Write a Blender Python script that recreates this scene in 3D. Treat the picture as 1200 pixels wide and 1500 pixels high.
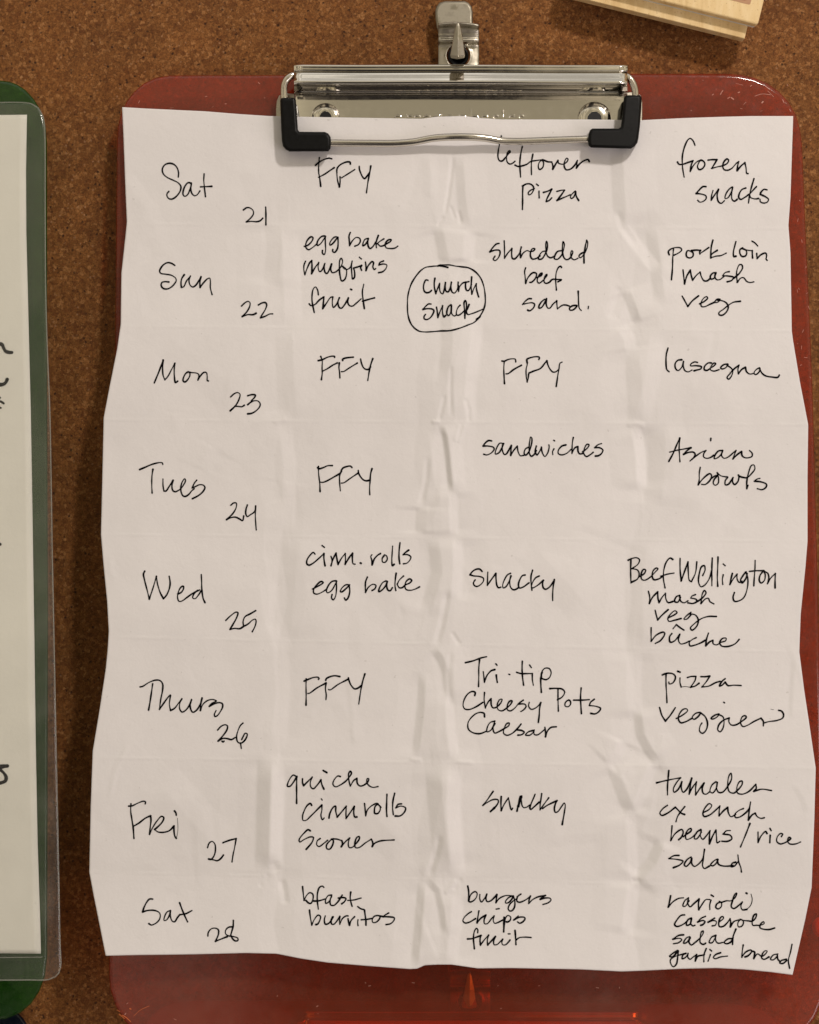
import bpy, bmesh, math, random
import numpy as np
from mathutils import Vector, noise as mnoise
random.seed(7)
sc = bpy.context.scene
for _o in list(bpy.data.objects):
    bpy.data.objects.remove(_o)

# ---------------------------------------------------------------- camera
DC = 0.42                      # lens to cork, metres
S = 0.0002246                  # metres on the cork per photo pixel
cam_d = bpy.data.cameras.new("camera")
cam = bpy.data.objects.new("camera", cam_d)
sc.collection.objects.link(cam)
cam.location = (0, -DC, 0)
cam.rotation_euler = (math.radians(90), 0, 0)
cam_d.sensor_fit = 'VERTICAL'
cam_d.sensor_height = 24.0
cam_d.lens = 24.0 * DC / (1500 * S)
cam_d.clip_start = 0.01
cam_d.clip_end = 50
sc.camera = cam

# ---------------------------------------------------------------- room light
world = bpy.data.worlds.new("World")
sc.world = world
world.use_nodes = True
wn, wl = world.node_tree.nodes, world.node_tree.links
wn.clear()
w_out = wn.new("ShaderNodeOutputWorld")
w_bg = wn.new("ShaderNodeBackground")
w_tc = wn.new("ShaderNodeTexCoord")
w_sep = wn.new("ShaderNodeSeparateXYZ")
w_map = wn.new("ShaderNodeMapRange")
w_map.inputs[1].default_value = -1; w_map.inputs[2].default_value = 1
w_ramp = wn.new("ShaderNodeValToRGB")
def ramp_set(r, stops):
    e = r.color_ramp.elements
    while len(e) > len(stops): e.remove(e[-1])
    while len(e) < len(stops): e.new(0.5)
    for k, (p, c) in enumerate(stops):
        e[k].position = p; e[k].color = (c[0], c[1], c[2], 1)
# floor, walls of the room, ceiling
ramp_set(w_ramp, [(0.0, (.17, .145, .12)), (.36, (.21, .18, .145)), (.50, (.29, .25, .20)),
                  (.62, (.42, .36, .25)), (.78, (.50, .43, .31)), (.88, (.60, .55, .47)), (1.0, (.72, .68, .64))])
w_noi = wn.new("ShaderNodeTexNoise")
w_sc = wn.new("ShaderNodeVectorMath"); w_sc.operation = 'MULTIPLY'
w_sc.inputs[1].default_value = (9.5, 9.5, 1.6)
w_noi.inputs['Scale'].default_value = 1.0
w_noi.inputs['Detail'].default_value = 1.0
w_nr = wn.new("ShaderNodeMapRange")
w_nr.inputs[1].default_value = .47; w_nr.inputs[2].default_value = .56
w_nr.inputs[3].default_value = .15; w_nr.inputs[4].default_value = 3.4
w_mul = wn.new("ShaderNodeVectorMath"); w_mul.operation = 'SCALE'
wl.new(w_tc.outputs['Generated'], w_sep.inputs[0])
wl.new(w_sep.outputs['Z'], w_map.inputs[0])
wl.new(w_map.outputs[0], w_ramp.inputs[0])
wl.new(w_tc.outputs['Generated'], w_sc.inputs[0])
wl.new(w_sc.outputs[0], w_noi.inputs['Vector'])
wl.new(w_noi.outputs[0], w_nr.inputs[0])
wl.new(w_ramp.outputs[0], w_mul.inputs[0])
w_zf = wn.new("ShaderNodeMapRange")
for _i, _v in enumerate((-.02, .30, 1.0, .22)): w_zf.inputs[_i + 1].default_value = _v
wl.new(w_sep.outputs['Z'], w_zf.inputs[0])
w_mx = wn.new("ShaderNodeMix"); w_mx.data_type = 'FLOAT'
wl.new(w_zf.outputs[0], w_mx.inputs[0]); w_mx.inputs[2].default_value = 1.0
wl.new(w_nr.outputs[0], w_mx.inputs[3])
wl.new(w_mx.outputs[0], w_mul.inputs['Scale'])
# the dark figure of whoever stands before the board, seen only in the chrome and the gloss
w_ab = wn.new("ShaderNodeMath"); w_ab.operation = 'ABSOLUTE'
wl.new(w_sep.outputs['X'], w_ab.inputs[0])
w_fx = wn.new("ShaderNodeMapRange"); w_fx.interpolation_type = 'SMOOTHSTEP'
for _i, _v in enumerate((.06, .12, 1.0, 0.0)): w_fx.inputs[_i + 1].default_value = _v
wl.new(w_ab.outputs[0], w_fx.inputs[0])
w_fz = wn.new("ShaderNodeMapRange"); w_fz.interpolation_type = 'SMOOTHSTEP'
for _i, _v in enumerate((.10, .22, 1.0, 0.0)): w_fz.inputs[_i + 1].default_value = _v
wl.new(w_sep.outputs['Z'], w_fz.inputs[0])
w_fy = wn.new("ShaderNodeMath"); w_fy.operation = 'LESS_THAN'; w_fy.inputs[1].default_value = 0
wl.new(w_sep.outputs['Y'], w_fy.inputs[0])
w_f1 = wn.new("ShaderNodeMath"); w_f1.operation = 'MULTIPLY'
wl.new(w_fx.outputs[0], w_f1.inputs[0]); wl.new(w_fz.outputs[0], w_f1.inputs[1])
w_f2 = wn.new("ShaderNodeMath"); w_f2.operation = 'MULTIPLY'
wl.new(w_f1.outputs[0], w_f2.inputs[0]); wl.new(w_fy.outputs[0], w_f2.inputs[1])
w_fig = wn.new("ShaderNodeMix"); w_fig.data_type = 'RGBA'
wl.new(w_f2.outputs[0], w_fig.inputs[0]); wl.new(w_mul.outputs[0], w_fig.inputs[6])
w_fig.inputs[7].default_value = (.035, .03, .03, 1)
wl.new(w_fig.outputs[2], w_bg.inputs[0])
wl.new(w_bg.outputs[0], w_out.inputs[0])
w_bg.inputs[1].default_value = 1.0

ld = bpy.data.lights.new("ceiling_lamp", 'AREA')
ld.shape = 'DISK'; ld.size = 0.10; ld.energy = 5.8; ld.color = (1.0, .91, .84)
lamp = bpy.data.objects.new("ceiling_lamp", ld)
sc.collection.objects.link(lamp)
lamp.location = (0.42, -0.74, 0.74)
lamp.rotation_euler = (Vector((0, 0, 0)) - Vector(lamp.location)).to_track_quat('-Z', 'Y').to_euler()

ld2 = bpy.data.lights.new("side_fill", 'AREA')  # soft fill added low at the right to brighten that side, no known lamp
ld2.shape = 'RECTANGLE'; ld2.size = 0.5; ld2.size_y = 0.7; ld2.energy = 3.8; ld2.color = (1.0, .89, .92)
fill_light = bpy.data.objects.new("side_fill", ld2)
sc.collection.objects.link(fill_light)
fill_light.location = (0.85, -0.72, -0.42)
fill_light.rotation_euler = (Vector((0.05, 0, -.05)) - Vector(fill_light.location)).to_track_quat('-Z', 'Y').to_euler()

sc.view_settings.view_transform = 'Standard'
sc.view_settings.look = 'None'
sc.view_settings.exposure = -0.04
sc.view_settings.gamma = 1.0

# ---------------------------------------------------------------- helpers
def P(px, py, d):
    """world point seen at photo pixel (px,py) that stands d metres off the cork"""
    f = S * (DC - d) / DC
    return Vector(((px - 600) * f, -d, (750 - py) * f))

class Plane:
    """a board hanging a little away from the wall, its foot further out than its top"""
    def __init__(s, py0, d0, py1, d1):
        z0 = (750 - py0) * S * (1 - d0 / DC); z1 = (750 - py1) * S * (1 - d1 / DC)
        s.k = (d1 - d0) / (z0 - z1); s.d0 = d0; s.z0 = z0
    def d(s, py):
        q = (750 - py) * S
        return (s.d0 + s.k * s.z0 - s.k * q) / (1 - s.k * q / DC)
    def __call__(s, px, py, h=0.0):      # h in millimetres in front of the board face
        return P(px, py, s.d(py) + h * .001)

def link_mesh(name, verts, faces, mat, parent=None, smooth=False, tri=None):
    me = bpy.data.meshes.new(name)
    me.from_pydata([tuple(v) for v in verts], [], faces)
    me.update()
    if smooth: me.polygons.foreach_set("use_smooth", [True] * len(me.polygons))
    o = bpy.data.objects.new(name, me)
    if mat: me.materials.append(mat)
    sc.collection.objects.link(o)
    if parent: 
        o.parent = parent
        o.matrix_parent_inverse = parent.matrix_world.inverted()
    return o

def thing(name, label, cat, loc, group=None):
    e = bpy.data.objects.new(name, None)
    e.empty_display_size = .01
    sc.collection.objects.link(e)
    e.location = loc
    e['label'] = label; e['category'] = cat
    if group: e['group'] = group
    bpy.context.view_layer.update()
    return e

def arc_pts(cx, cy, rx, ry, a0, a1, n):
    return [(cx + rx * math.cos(math.radians(a0 + (a1 - a0) * k / n)),
             cy - ry * math.sin(math.radians(a0 + (a1 - a0) * k / n))) for k in range(n + 1)]

def rrect(x0, y0, x1, y1, r, n=8):
    return (arc_pts(x1 - r, y0 + r, r, r, 0, 90, n) + arc_pts(x0 + r, y0 + r, r, r, 90, 180, n) +
            arc_pts(x0 + r, y1 - r, r, r, 180, 270, n) + arc_pts(x1 - r, y1 - r, r, r, 270, 360, n))

def inset(poly, r):
    n = len(poly); out = []
    A = sum(poly[i][0] * poly[(i + 1) % n][1] - poly[(i + 1) % n][0] * poly[i][1] for i in range(n))
    sg = 1 if A > 0 else -1
    for i in range(n):
        p0, p1, p2 = poly[i - 1], poly[i], poly[(i + 1) % n]
        e1 = Vector((p1[0] - p0[0], p1[1] - p0[1])); e2 = Vector((p2[0] - p1[0], p2[1] - p1[1]))
        if e1.length < 1e-6: e1 = e2
        if e2.length < 1e-6: e2 = e1
        e1.normalize(); e2.normalize()
        n1 = Vector((-e1.y, e1.x)) * sg; n2 = Vector((-e2.y, e2.x)) * sg
        m = n1 + n2
        if m.length < 1e-4: m = n1
        m.normalize()
        c = max(.5, m.dot(n1))
        out.append((p1[0] + m.x * r / c, p1[1] + m.y * r / c))
    return out

def slab(name, poly, fn, h1, h0, bev, mat, parent=None, rings=3, holes=None):
    """solid plate: outline poly (px), front at h1, back at h0 (mm), rounded edge bev mm"""
    seq = []
    pxmm = 1 / (S * 1000)
    for k in range(rings + 1):
        a = math.pi / 2 * k / rings
        seq.append(((1 - math.sin(a)) * bev, h1 - (1 - math.cos(a)) * bev))
    for k in range(rings + 1):
        a = math.pi / 2 * k / rings
        seq.append(((1 - math.cos(a)) * bev, h0 + (1 - math.sin(a)) * bev))
    verts, faces = [], []
    n = len(poly)
    for (ins, h) in seq:
        q = inset(poly, ins * pxmm) if ins > 1e-6 else poly
        verts += [fn(x, y, h) for x, y in q]
    for k in range(len(seq) - 1):
        for i in range(n):
            j = (i + 1) % n
            faces.append((k * n + i, k * n + j, (k + 1) * n + j, (k + 1) * n + i))
    nr = len(faces)
    faces.append(tuple(range(n - 1, -1, -1)))
    faces.append(tuple(range((len(seq) - 1) * n, len(seq) * n)))
    o = link_mesh(name, verts, faces, mat, parent)
    o.data.polygons.foreach_set("use_smooth", [i < nr for i in range(len(faces))])
    fix_normals(o)
    return o

def fix_normals(o):
    bm = bmesh.new(); bm.from_mesh(o.data)
    bmesh.ops.recalc_face_normals(bm, faces=bm.faces[:])
    bm.to_mesh(o.data); bm.free(); o.data.update()

def crom(pts, step):
    """Catmull-Rom through pts (any dimension)"""
    pts = [np.array(p, float) for p in pts]
    if len(pts) == 2:
        n = max(1, int(np.linalg.norm(pts[1] - pts[0]) / step))
        return [pts[0] + (pts[1] - pts[0]) * k / n for k in range(n + 1)]
    closed = np.linalg.norm(pts[0] - pts[-1]) < 1e-6
    ext = [pts[-2] if closed else 2 * pts[0] - pts[1]] + pts + [pts[1] if closed else 2 * pts[-1] - pts[-2]]
    out = []
    for i in range(1, len(ext) - 2):
        p0, p1, p2, p3 = ext[i - 1:i + 3]
        t0 = 0.; t1 = t0 + max(1e-6, np.linalg.norm(p1 - p0)) ** .5
        t2 = t1 + max(1e-6, np.linalg.norm(p2 - p1)) ** .5
        t3 = t2 + max(1e-6, np.linalg.norm(p3 - p2)) ** .5
        n = max(1, int(np.linalg.norm(p2 - p1) / step))
        for k in range(n):
            t = t1 + (t2 - t1) * k / n
            a1 = (t1 - t) / (t1 - t0) * p0 + (t - t0) / (t1 - t0) * p1
            a2 = (t2 - t) / (t2 - t1) * p1 + (t - t1) / (t2 - t1) * p2
            a3 = (t3 - t) / (t3 - t2) * p2 + (t - t2) / (t3 - t2) * p3
            b1 = (t2 - t) / (t2 - t0) * a1 + (t - t0) / (t2 - t0) * a2
            b2 = (t3 - t) / (t3 - t1) * a2 + (t - t1) / (t3 - t1) * a3
            out.append((t2 - t) / (t2 - t1) * b1 + (t - t1) / (t2 - t1) * b2)
    out.append(pts[-1])
    return out

def tube(name, pts, r, mat, parent=None, n=14, caps=True):
    """pts: world points; r metres"""
    pts = [Vector(p) for p in pts]
    verts, faces = [], []
    up = None
    for i, p in enumerate(pts):
        t = (pts[min(i + 1, len(pts) - 1)] - pts[max(i - 1, 0)]).normalized()
        if up is None:
            up = t.orthogonal().normalized()
        up = (up - t * up.dot(t)).normalized()
        b = t.cross(up)
        for k in range(n):
            a = 2 * math.pi * k / n
            verts.append(p + (up * math.cos(a) + b * math.sin(a)) * r)
    for i in range(len(pts) - 1):
        for k in range(n):
            faces.append((i * n + k, i * n + (k + 1) % n, (i + 1) * n + (k + 1) % n, (i + 1) * n + k))
    if caps:
        faces.append(tuple(range(n - 1, -1, -1)))
        m = (len(pts) - 1) * n
        faces.append(tuple(range(m, m + n)))
    o = link_mesh(name, verts, faces, mat, parent, smooth=True)
    fix_normals(o)
    return o

# ---------------------------------------------------------------- materials
def newmat(name):
    m = bpy.data.materials.new(name); m.use_nodes = True
    nt = m.node_tree; nt.nodes.clear()
    out = nt.nodes.new("ShaderNodeOutputMaterial")
    return m, nt, nt.nodes, nt.links, out

def pos_node(N, L, scale=(1, 1, 1), rot=(0, 0, 0)):
    g = N.new("ShaderNodeNewGeometry")
    mp = N.new("ShaderNodeMapping")
    mp.inputs['Scale'].default_value = scale
    mp.inputs['Rotation'].default_value = rot
    L.new(g.outputs['Position'], mp.inputs[0])
    return mp

def noise(N, L, vec, scale, detail=2, rough=.5, dist=0):
    n = N.new("ShaderNodeTexNoise")
    n.inputs['Scale'].default_value = scale; n.inputs['Detail'].default_value = detail
    n.inputs['Roughness'].default_value = rough; n.inputs['Distortion'].default_value = dist
    L.new(vec.outputs[0], n.inputs['Vector'])
    return n

def mrange(N, L, src, a, b, c, d, clamp=True):
    m = N.new("ShaderNodeMapRange"); m.clamp = clamp
    for i, v in enumerate((a, b, c, d)): m.inputs[i + 1].default_value = v
    L.new(src, m.inputs[0])
    return m

def mixc(N, L, fac, a, b, mode='MIX'):
    m = N.new("ShaderNodeMix"); m.data_type = 'RGBA'; m.blend_type = mode
    for sock, v in ((m.inputs[0], fac), (m.inputs[6], a), (m.inputs[7], b)):
        if hasattr(v, 'links'): L.new(v, sock)
        elif isinstance(v, (int, float)): sock.default_value = v
        else: sock.default_value = (v[0], v[1], v[2], 1)
    return m.outputs[2]

def bump(N, L, h, dist, strength=1.0, prev=None):
    b = N.new("ShaderNodeBump"); b.inputs['Distance'].default_value = dist
    b.inputs['Strength'].default_value = strength
    L.new(h, b.inputs['Height'])
    if prev: L.new(prev, b.inputs['Normal'])
    return b.outputs[0]

def mat_cork():
    m, nt, N, L, out = newmat("cork")
    b = N.new("ShaderNodeBsdfPrincipled")
    b.inputs['Roughness'].default_value = .75
    b.inputs['Specular IOR Level'].default_value = .25
    pos = pos_node(N, L)
    wob = noise(N, L, pos, 1500, 4, .65)
    add = N.new("ShaderNodeVectorMath"); add.operation = 'MULTIPLY_ADD'
    L.new(wob.outputs['Color'], add.inputs[0]); add.inputs[1].default_value = (.0021,) * 3
    L.new(pos.outputs[0], add.inputs[2])
    def vor(scale, feat='F1'):
        v = N.new("ShaderNodeTexVoronoi"); v.feature = feat
        v.inputs['Scale'].default_value = scale
        L.new(add.outputs[0], v.inputs['Vector'])
        return v
    def vor0(scale):
        v = N.new("ShaderNodeTexVoronoi"); v.inputs['Scale'].default_value = scale
        a2 = N.new("ShaderNodeVectorMath"); a2.operation = 'MULTIPLY_ADD'
        L.new(wob.outputs['Color'], a2.inputs[0]); a2.inputs[1].default_value = (.0006,) * 3
        L.new(pos.outputs[0], a2.inputs[2]); L.new(a2.outputs[0], v.inputs['Vector'])
        return v
    v1 = vor(900); v2 = vor(1900); v3 = vor0(700); v4 = vor0(640)
    s1 = N.new("ShaderNodeSeparateColor"); L.new(v1.outputs['Color'], s1.inputs[0])
    s2 = N.new("ShaderNodeSeparateColor"); L.new(v2.outputs['Color'], s2.inputs[0])
    s3 = N.new("ShaderNodeSeparateColor"); L.new(v3.outputs['Color'], s3.inputs[0])
    s4 = N.new("ShaderNodeSeparateColor"); L.new(v4.outputs['Color'], s4.inputs[0])
    r1 = N.new("ShaderNodeValToRGB"); L.new(s1.outputs[0], r1.inputs[0])
    ramp_set(r1, [(0.0, (.155, .053, .012)), (.3, (.205, .077, .018)), (.75, (.250, .099, .025)), (1.0, (.33, .148, .048))])
    r2 = N.new("ShaderNodeValToRGB"); L.new(s2.outputs[0], r2.inputs[0])
    ramp_set(r2, [(0.0, (.68, .64, .60)), (.5, (1, 1, 1)), (1.0, (1.25, 1.28, 1.35))])
    col = mixc(N, L, .75, r1.outputs[0], r2.outputs[0], 'MULTIPLY')
    # broad patches
    big = noise(N, L, pos, 55, 3)
    bm_ = mrange(N, L, big.outputs[0], .3, .7, .86, 1.14)
    comb = N.new("ShaderNodeCombineColor")
    for i in range(3): L.new(bm_.outputs[0], comb.inputs[i])
    col = mixc(N, L, 1.0, col, comb.outputs[0], 'MULTIPLY')
    fz = noise(N, L, pos, 1700, 4, .7)
    fzr = mrange(N, L, fz.outputs[0], .3, .7, .70, 1.30)
    comb0 = N.new("ShaderNodeCombineColor")
    for i in range(3): L.new(fzr.outputs[0], comb0.inputs[i])
    col = mixc(N, L, 1.0, col, comb0.outputs[0], 'MULTIPLY')
    # dark bark crumbs and pale flecks
    dk = mrange(N, L, s3.outputs[1], .90, .94, 0, .85)
    near = mrange(N, L, v3.outputs['Distance'], .26, .40, 1, 0)
    mdk = N.new("ShaderNodeMath"); mdk.operation = 'MULTIPLY'
    L.new(dk.outputs[0], mdk.inputs[0]); L.new(near.outputs[0], mdk.inputs[1])
    col = mixc(N, L, mdk.outputs[0], col, (.035, .014, .008))
    pf = mrange(N, L, s4.outputs[1], .85, .93, 0, .65)
    pn = mrange(N, L, v4.outputs['Distance'], .16, .36, 1, 0)
    mpf = N.new("ShaderNodeMath"); mpf.operation = 'MULTIPLY'
    L.new(pf.outputs[0], mpf.inputs[0]); L.new(pn.outputs[0], mpf.inputs[1])
    col = mixc(N, L, mpf.outputs[0], col, (.52, .29, .15))
    ed = N.new("ShaderNodeTexVoronoi"); ed.feature = 'DISTANCE_TO_EDGE'
    ed.inputs['Scale'].default_value = 900
    L.new(add.outputs[0], ed.inputs['Vector'])
    gap = mrange(N, L, ed.outputs['Distance'], 0, .12, .72, 1)
    comb2 = N.new("ShaderNodeCombineColor")
    for i in range(3): L.new(gap.outputs[0], comb2.inputs[i])
    col = mixc(N, L, .7, col, comb2.outputs[0], 'MULTIPLY')
    L.new(col, b.inputs['Base Color'])
    hs = N.new("ShaderNodeMath"); hs.operation = 'SUBTRACT'
    L.new(s1.outputs[2], hs.inputs[0]); L.new(mdk.outputs[0], hs.inputs[1])
    n1 = bump(N, L, hs.outputs[0], .00034, .9)
    n2 = bump(N, L, s2.outputs[2], .00012, .7, n1)
    fine = noise(N, L, pos, 2600, 3)
    n3 = bump(N, L, fine.outputs[0], .00026, .9, n2)
    L.new(n3, b.inputs['Normal'])
    L.new(b.outputs[0], out.inputs[0])
    return m

def mat_paper(name, col, rough=.75, fiber=1.0):
    m, nt, N, L, out = newmat(name)
    b = N.new("ShaderNodeBsdfPrincipled")
    b.inputs['Roughness'].default_value = rough
    b.inputs['Specular IOR Level'].default_value = .2
    pos = pos_node(N, L)
    big = noise(N, L, pos, 45, 4, .6)
    c = mixc(N, L, mrange(N, L, big.outputs[0], .35, .65, 0, 1).outputs[0],
             tuple(v * .975 for v in col), tuple(v * 1.01 for v in col))
    sm = noise(N, L, pos, 17, 3, .6, 1.0)
    c = mixc(N, L, mrange(N, L, sm.outputs[0], .56, .70, 0, .5).outputs[0], c, tuple(v * .94 for v in col))
    sp = noise(N, L, pos, 620, 2, .5)
    c = mixc(N, L, mrange(N, L, sp.outputs[0], .74, .78, 0, .35).outputs[0], c, (.42, .40, .38))
    fn = noise(N, L, pos, 1500, 3, .6)
    c = mixc(N, L, mrange(N, L, fn.outputs[0], .3, .7, 0, .10).outputs[0], c, tuple(v * .80 for v in col))
    L.new(c, b.inputs['Base Color'])
    n1 = bump(N, L, fn.outputs[0], .00006 * fiber, .6)
    mid = noise(N, L, pos, 160, 3, .55)
    n2 = bump(N, L, mid.outputs[0], .00035 * fiber, .5, n1)
    L.new(n2, b.inputs['Normal'])
    tr = N.new("ShaderNodeBsdfTranslucent"); tr.inputs[0].default_value = (col[0], col[1] * .95, col[2] * .85, 1)
    mx = N.new("ShaderNodeMixShader"); mx.inputs[0].default_value = .06
    L.new(b.outputs[0], mx.inputs[1]); L.new(tr.outputs[0], mx.inputs[2])
    L.new(mx.outputs[0], out.inputs[0])
    return m

def mat_simple(name, col, rough=.5, metal=0, spec=.5, nscale=0, nd=0):
    m, nt, N, L, out = newmat(name)
    b = N.new("ShaderNodeBsdfPrincipled")
    b.inputs['Base Color'].default_value = (*col, 1)
    b.inputs['Roughness'].default_value = rough
    b.inputs['Metallic'].default_value = metal
    b.inputs['Specular IOR Level'].default_value = spec
    if nscale:
        pos = pos_node(N, L)
        f = noise(N, L, pos, nscale, 3)
        L.new(bump(N, L, f.outputs[0], nd, .7), b.inputs['Normal'])
        L.new(mrange(N, L, f.outputs[0], .3, .7, rough * .8, rough * 1.3).outputs[0], b.inputs['Roughness'])
    L.new(b.outputs[0], out.inputs[0])
    return m

def mat_chrome(name, col=(.72, .69, .62), rough=.09, wav=.00004):
    m, nt, N, L, out = newmat(name)
    b = N.new("ShaderNodeBsdfPrincipled")
    b.inputs['Base Color'].default_value = (*col, 1)
    b.inputs['Metallic'].default_value = 1
    pos = pos_node(N, L)
    sm = noise(N, L, pos, 420, 3, .6)
    L.new(mrange(N, L, sm.outputs[0], .35, .75, rough, rough * 2.2).outputs[0], b.inputs['Roughness'])
    pos2 = pos_node(N, L, (60, 300, 900))
    st = noise(N, L, pos2, 1.0, 4, .6)
    w = noise(N, L, pos, 60, 1)
    n1 = bump(N, L, w.outputs[0], wav * 8, .5)
    n2 = bump(N, L, st.outputs[0], wav * .35, .6, n1)
    L.new(n2, b.inputs['Normal'])
    L.new(b.outputs[0], out.inputs[0])
    return m

def mat_plastic(name, tint, body, haze=.3, rough=.12, tfac=1.0, scratch=True):
    """coloured see-through plastic: tinted transmission, some cloudy body, glossy skin"""
    m, nt, N, L, out = newmat(name)
    tr = N.new("ShaderNodeBsdfTransparent"); tr.inputs[0].default_value = (*tint, 1)
    df = N.new("ShaderNodeBsdfDiffuse"); df.inputs[0].default_value = (*body, 1)
    tl = N.new("ShaderNodeBsdfTranslucent"); tl.inputs[0].default_value = (*body, 1)
    m1 = N.new("ShaderNodeMixShader"); m1.inputs[0].default_value = .3
    L.new(df.outputs[0], m1.inputs[1]); L.new(tl.outputs[0], m1.inputs[2])
    m2 = N.new("ShaderNodeMixShader")
    pos = pos_node(N, L)
    f = noise(N, L, pos, 70, 4, .6)
    L.new(mrange(N, L, f.outputs[0], .3, .7, haze * .85, haze * 1.15).outputs[0], m2.inputs[0])
    L.new(tr.outputs[0], m2.inputs[1]); L.new(m1.outputs[0], m2.inputs[2])
    gl = N.new("ShaderNodeBsdfGlossy"); gl.inputs['Roughness'].default_value = rough
    fr = N.new("ShaderNodeFresnel"); fr.inputs[0].default_value = 1.55
    geo = N.new("ShaderNodeNewGeometry")
    bf = N.new("ShaderNodeMath"); bf.operation = 'SUBTRACT'; bf.inputs[0].default_value = 1
    L.new(geo.outputs['Backfacing'], bf.inputs[1])
    fm = N.new("ShaderNodeMath"); fm.operation = 'MULTIPLY'
    L.new(fr.outputs[0], fm.inputs[0]); L.new(bf.outputs[0], fm.inputs[1])
    m3 = N.new("ShaderNodeMixShader")
    L.new(fm.outputs[0], m3.inputs[0]); L.new(m2.outputs[0], m3.inputs[1]); L.new(gl.outputs[0], m3.inputs[2])
    if scratch:
        p2 = pos_node(N, L, (1, 1, 1), (0, .6, 0))
        v = N.new("ShaderNodeTexNoise"); v.inputs['Scale'].default_value = 240; v.inputs['Detail'].default_value = 5
        L.new(p2.outputs[0], v.inputs['Vector'])
        nb = bump(N, L, v.outputs[0], .00003, .5)
        L.new(nb, gl.inputs['Normal'])
        L.new(mrange(N, L, v.outputs[0], .35, .7, rough, rough * 2.2).outputs[0], gl.inputs['Roughness'])
    L.new(m3.outputs[0], out.inputs[0])
    return m

M_cork = mat_cork()
M_paper = mat_paper("notepaper", (.795, .775, .775))
M_paper2 = mat_paper("white_card", (.85, .84, .77))
M_ink = mat_simple("pen_ink", (.004, .0035, .005), .7, 0, .03)
M_marker = mat_simple("marker_ink", (.004, .0035, .005), .6, 0, .06)
M_chrome = mat_chrome("chrome", (.72, .69, .62), .06, .000015)
M_steel = mat_chrome("brushed_steel", (.44, .41, .34), .26, .00006)
M_hookplate = mat_chrome("worn_steel", (.30, .275, .22), .32, .00006)
M_wire = mat_simple("steel_wire", (.66, .62, .55), .17, 1)
M_rubber = mat_simple("black_rubber", (.0018, .0018, .002), .42, 0, .16, 900, .00002)
M_red = mat_plastic("red_plastic", (.92, .32, .11), (.44, .125, .062), .25, .08)
M_green = mat_plastic("green_plastic", (.24, .60, .09), (.024, .14, .012), .22, .10)
M_blue = mat_plastic("blue_plastic", (.06, .14, .30), (.006, .02, .06), .3, .08)
M_orange = mat_plastic("orange_plastic", (.85, .40, .22), (.50, .13, .06), .35, .12)
M_clear = mat_plastic("clear_film", (.985, .985, .98), (.62, .62, .56), .045, .07)
M_rim = mat_plastic("film_edge", (.9, .9, .88), (.6, .6, .54), .30, .12, scratch=False)

# ---------------------------------------------------------------- cork board
def box(name, x0, x1, y0, y1, z0, z1, mat):
    v = [(x, y, z) for x in (x0, x1) for y in (y0, y1) for z in (z0, z1)]
    f = [(0, 1, 3, 2), (4, 6, 7, 5), (0, 4, 5, 1), (2, 3, 7, 6), (0, 2, 6, 4), (1, 5, 7, 3)]
    o = link_mesh(name, v, f, mat); fix_normals(o); return o
cork = box("cork_board_wall", -.45, .45, 0, .012, -.50, .50, M_cork)
cork['kind'] = 'structure'

RED = Plane(110, .0085, 1500, .0245)
GRN = Plane(110, .0095, 1500, .0240)
LOW = Plane(1460, .0045, 2900, .0180)
BLU = Plane(1470, .0050, 2900, .0180)

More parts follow.
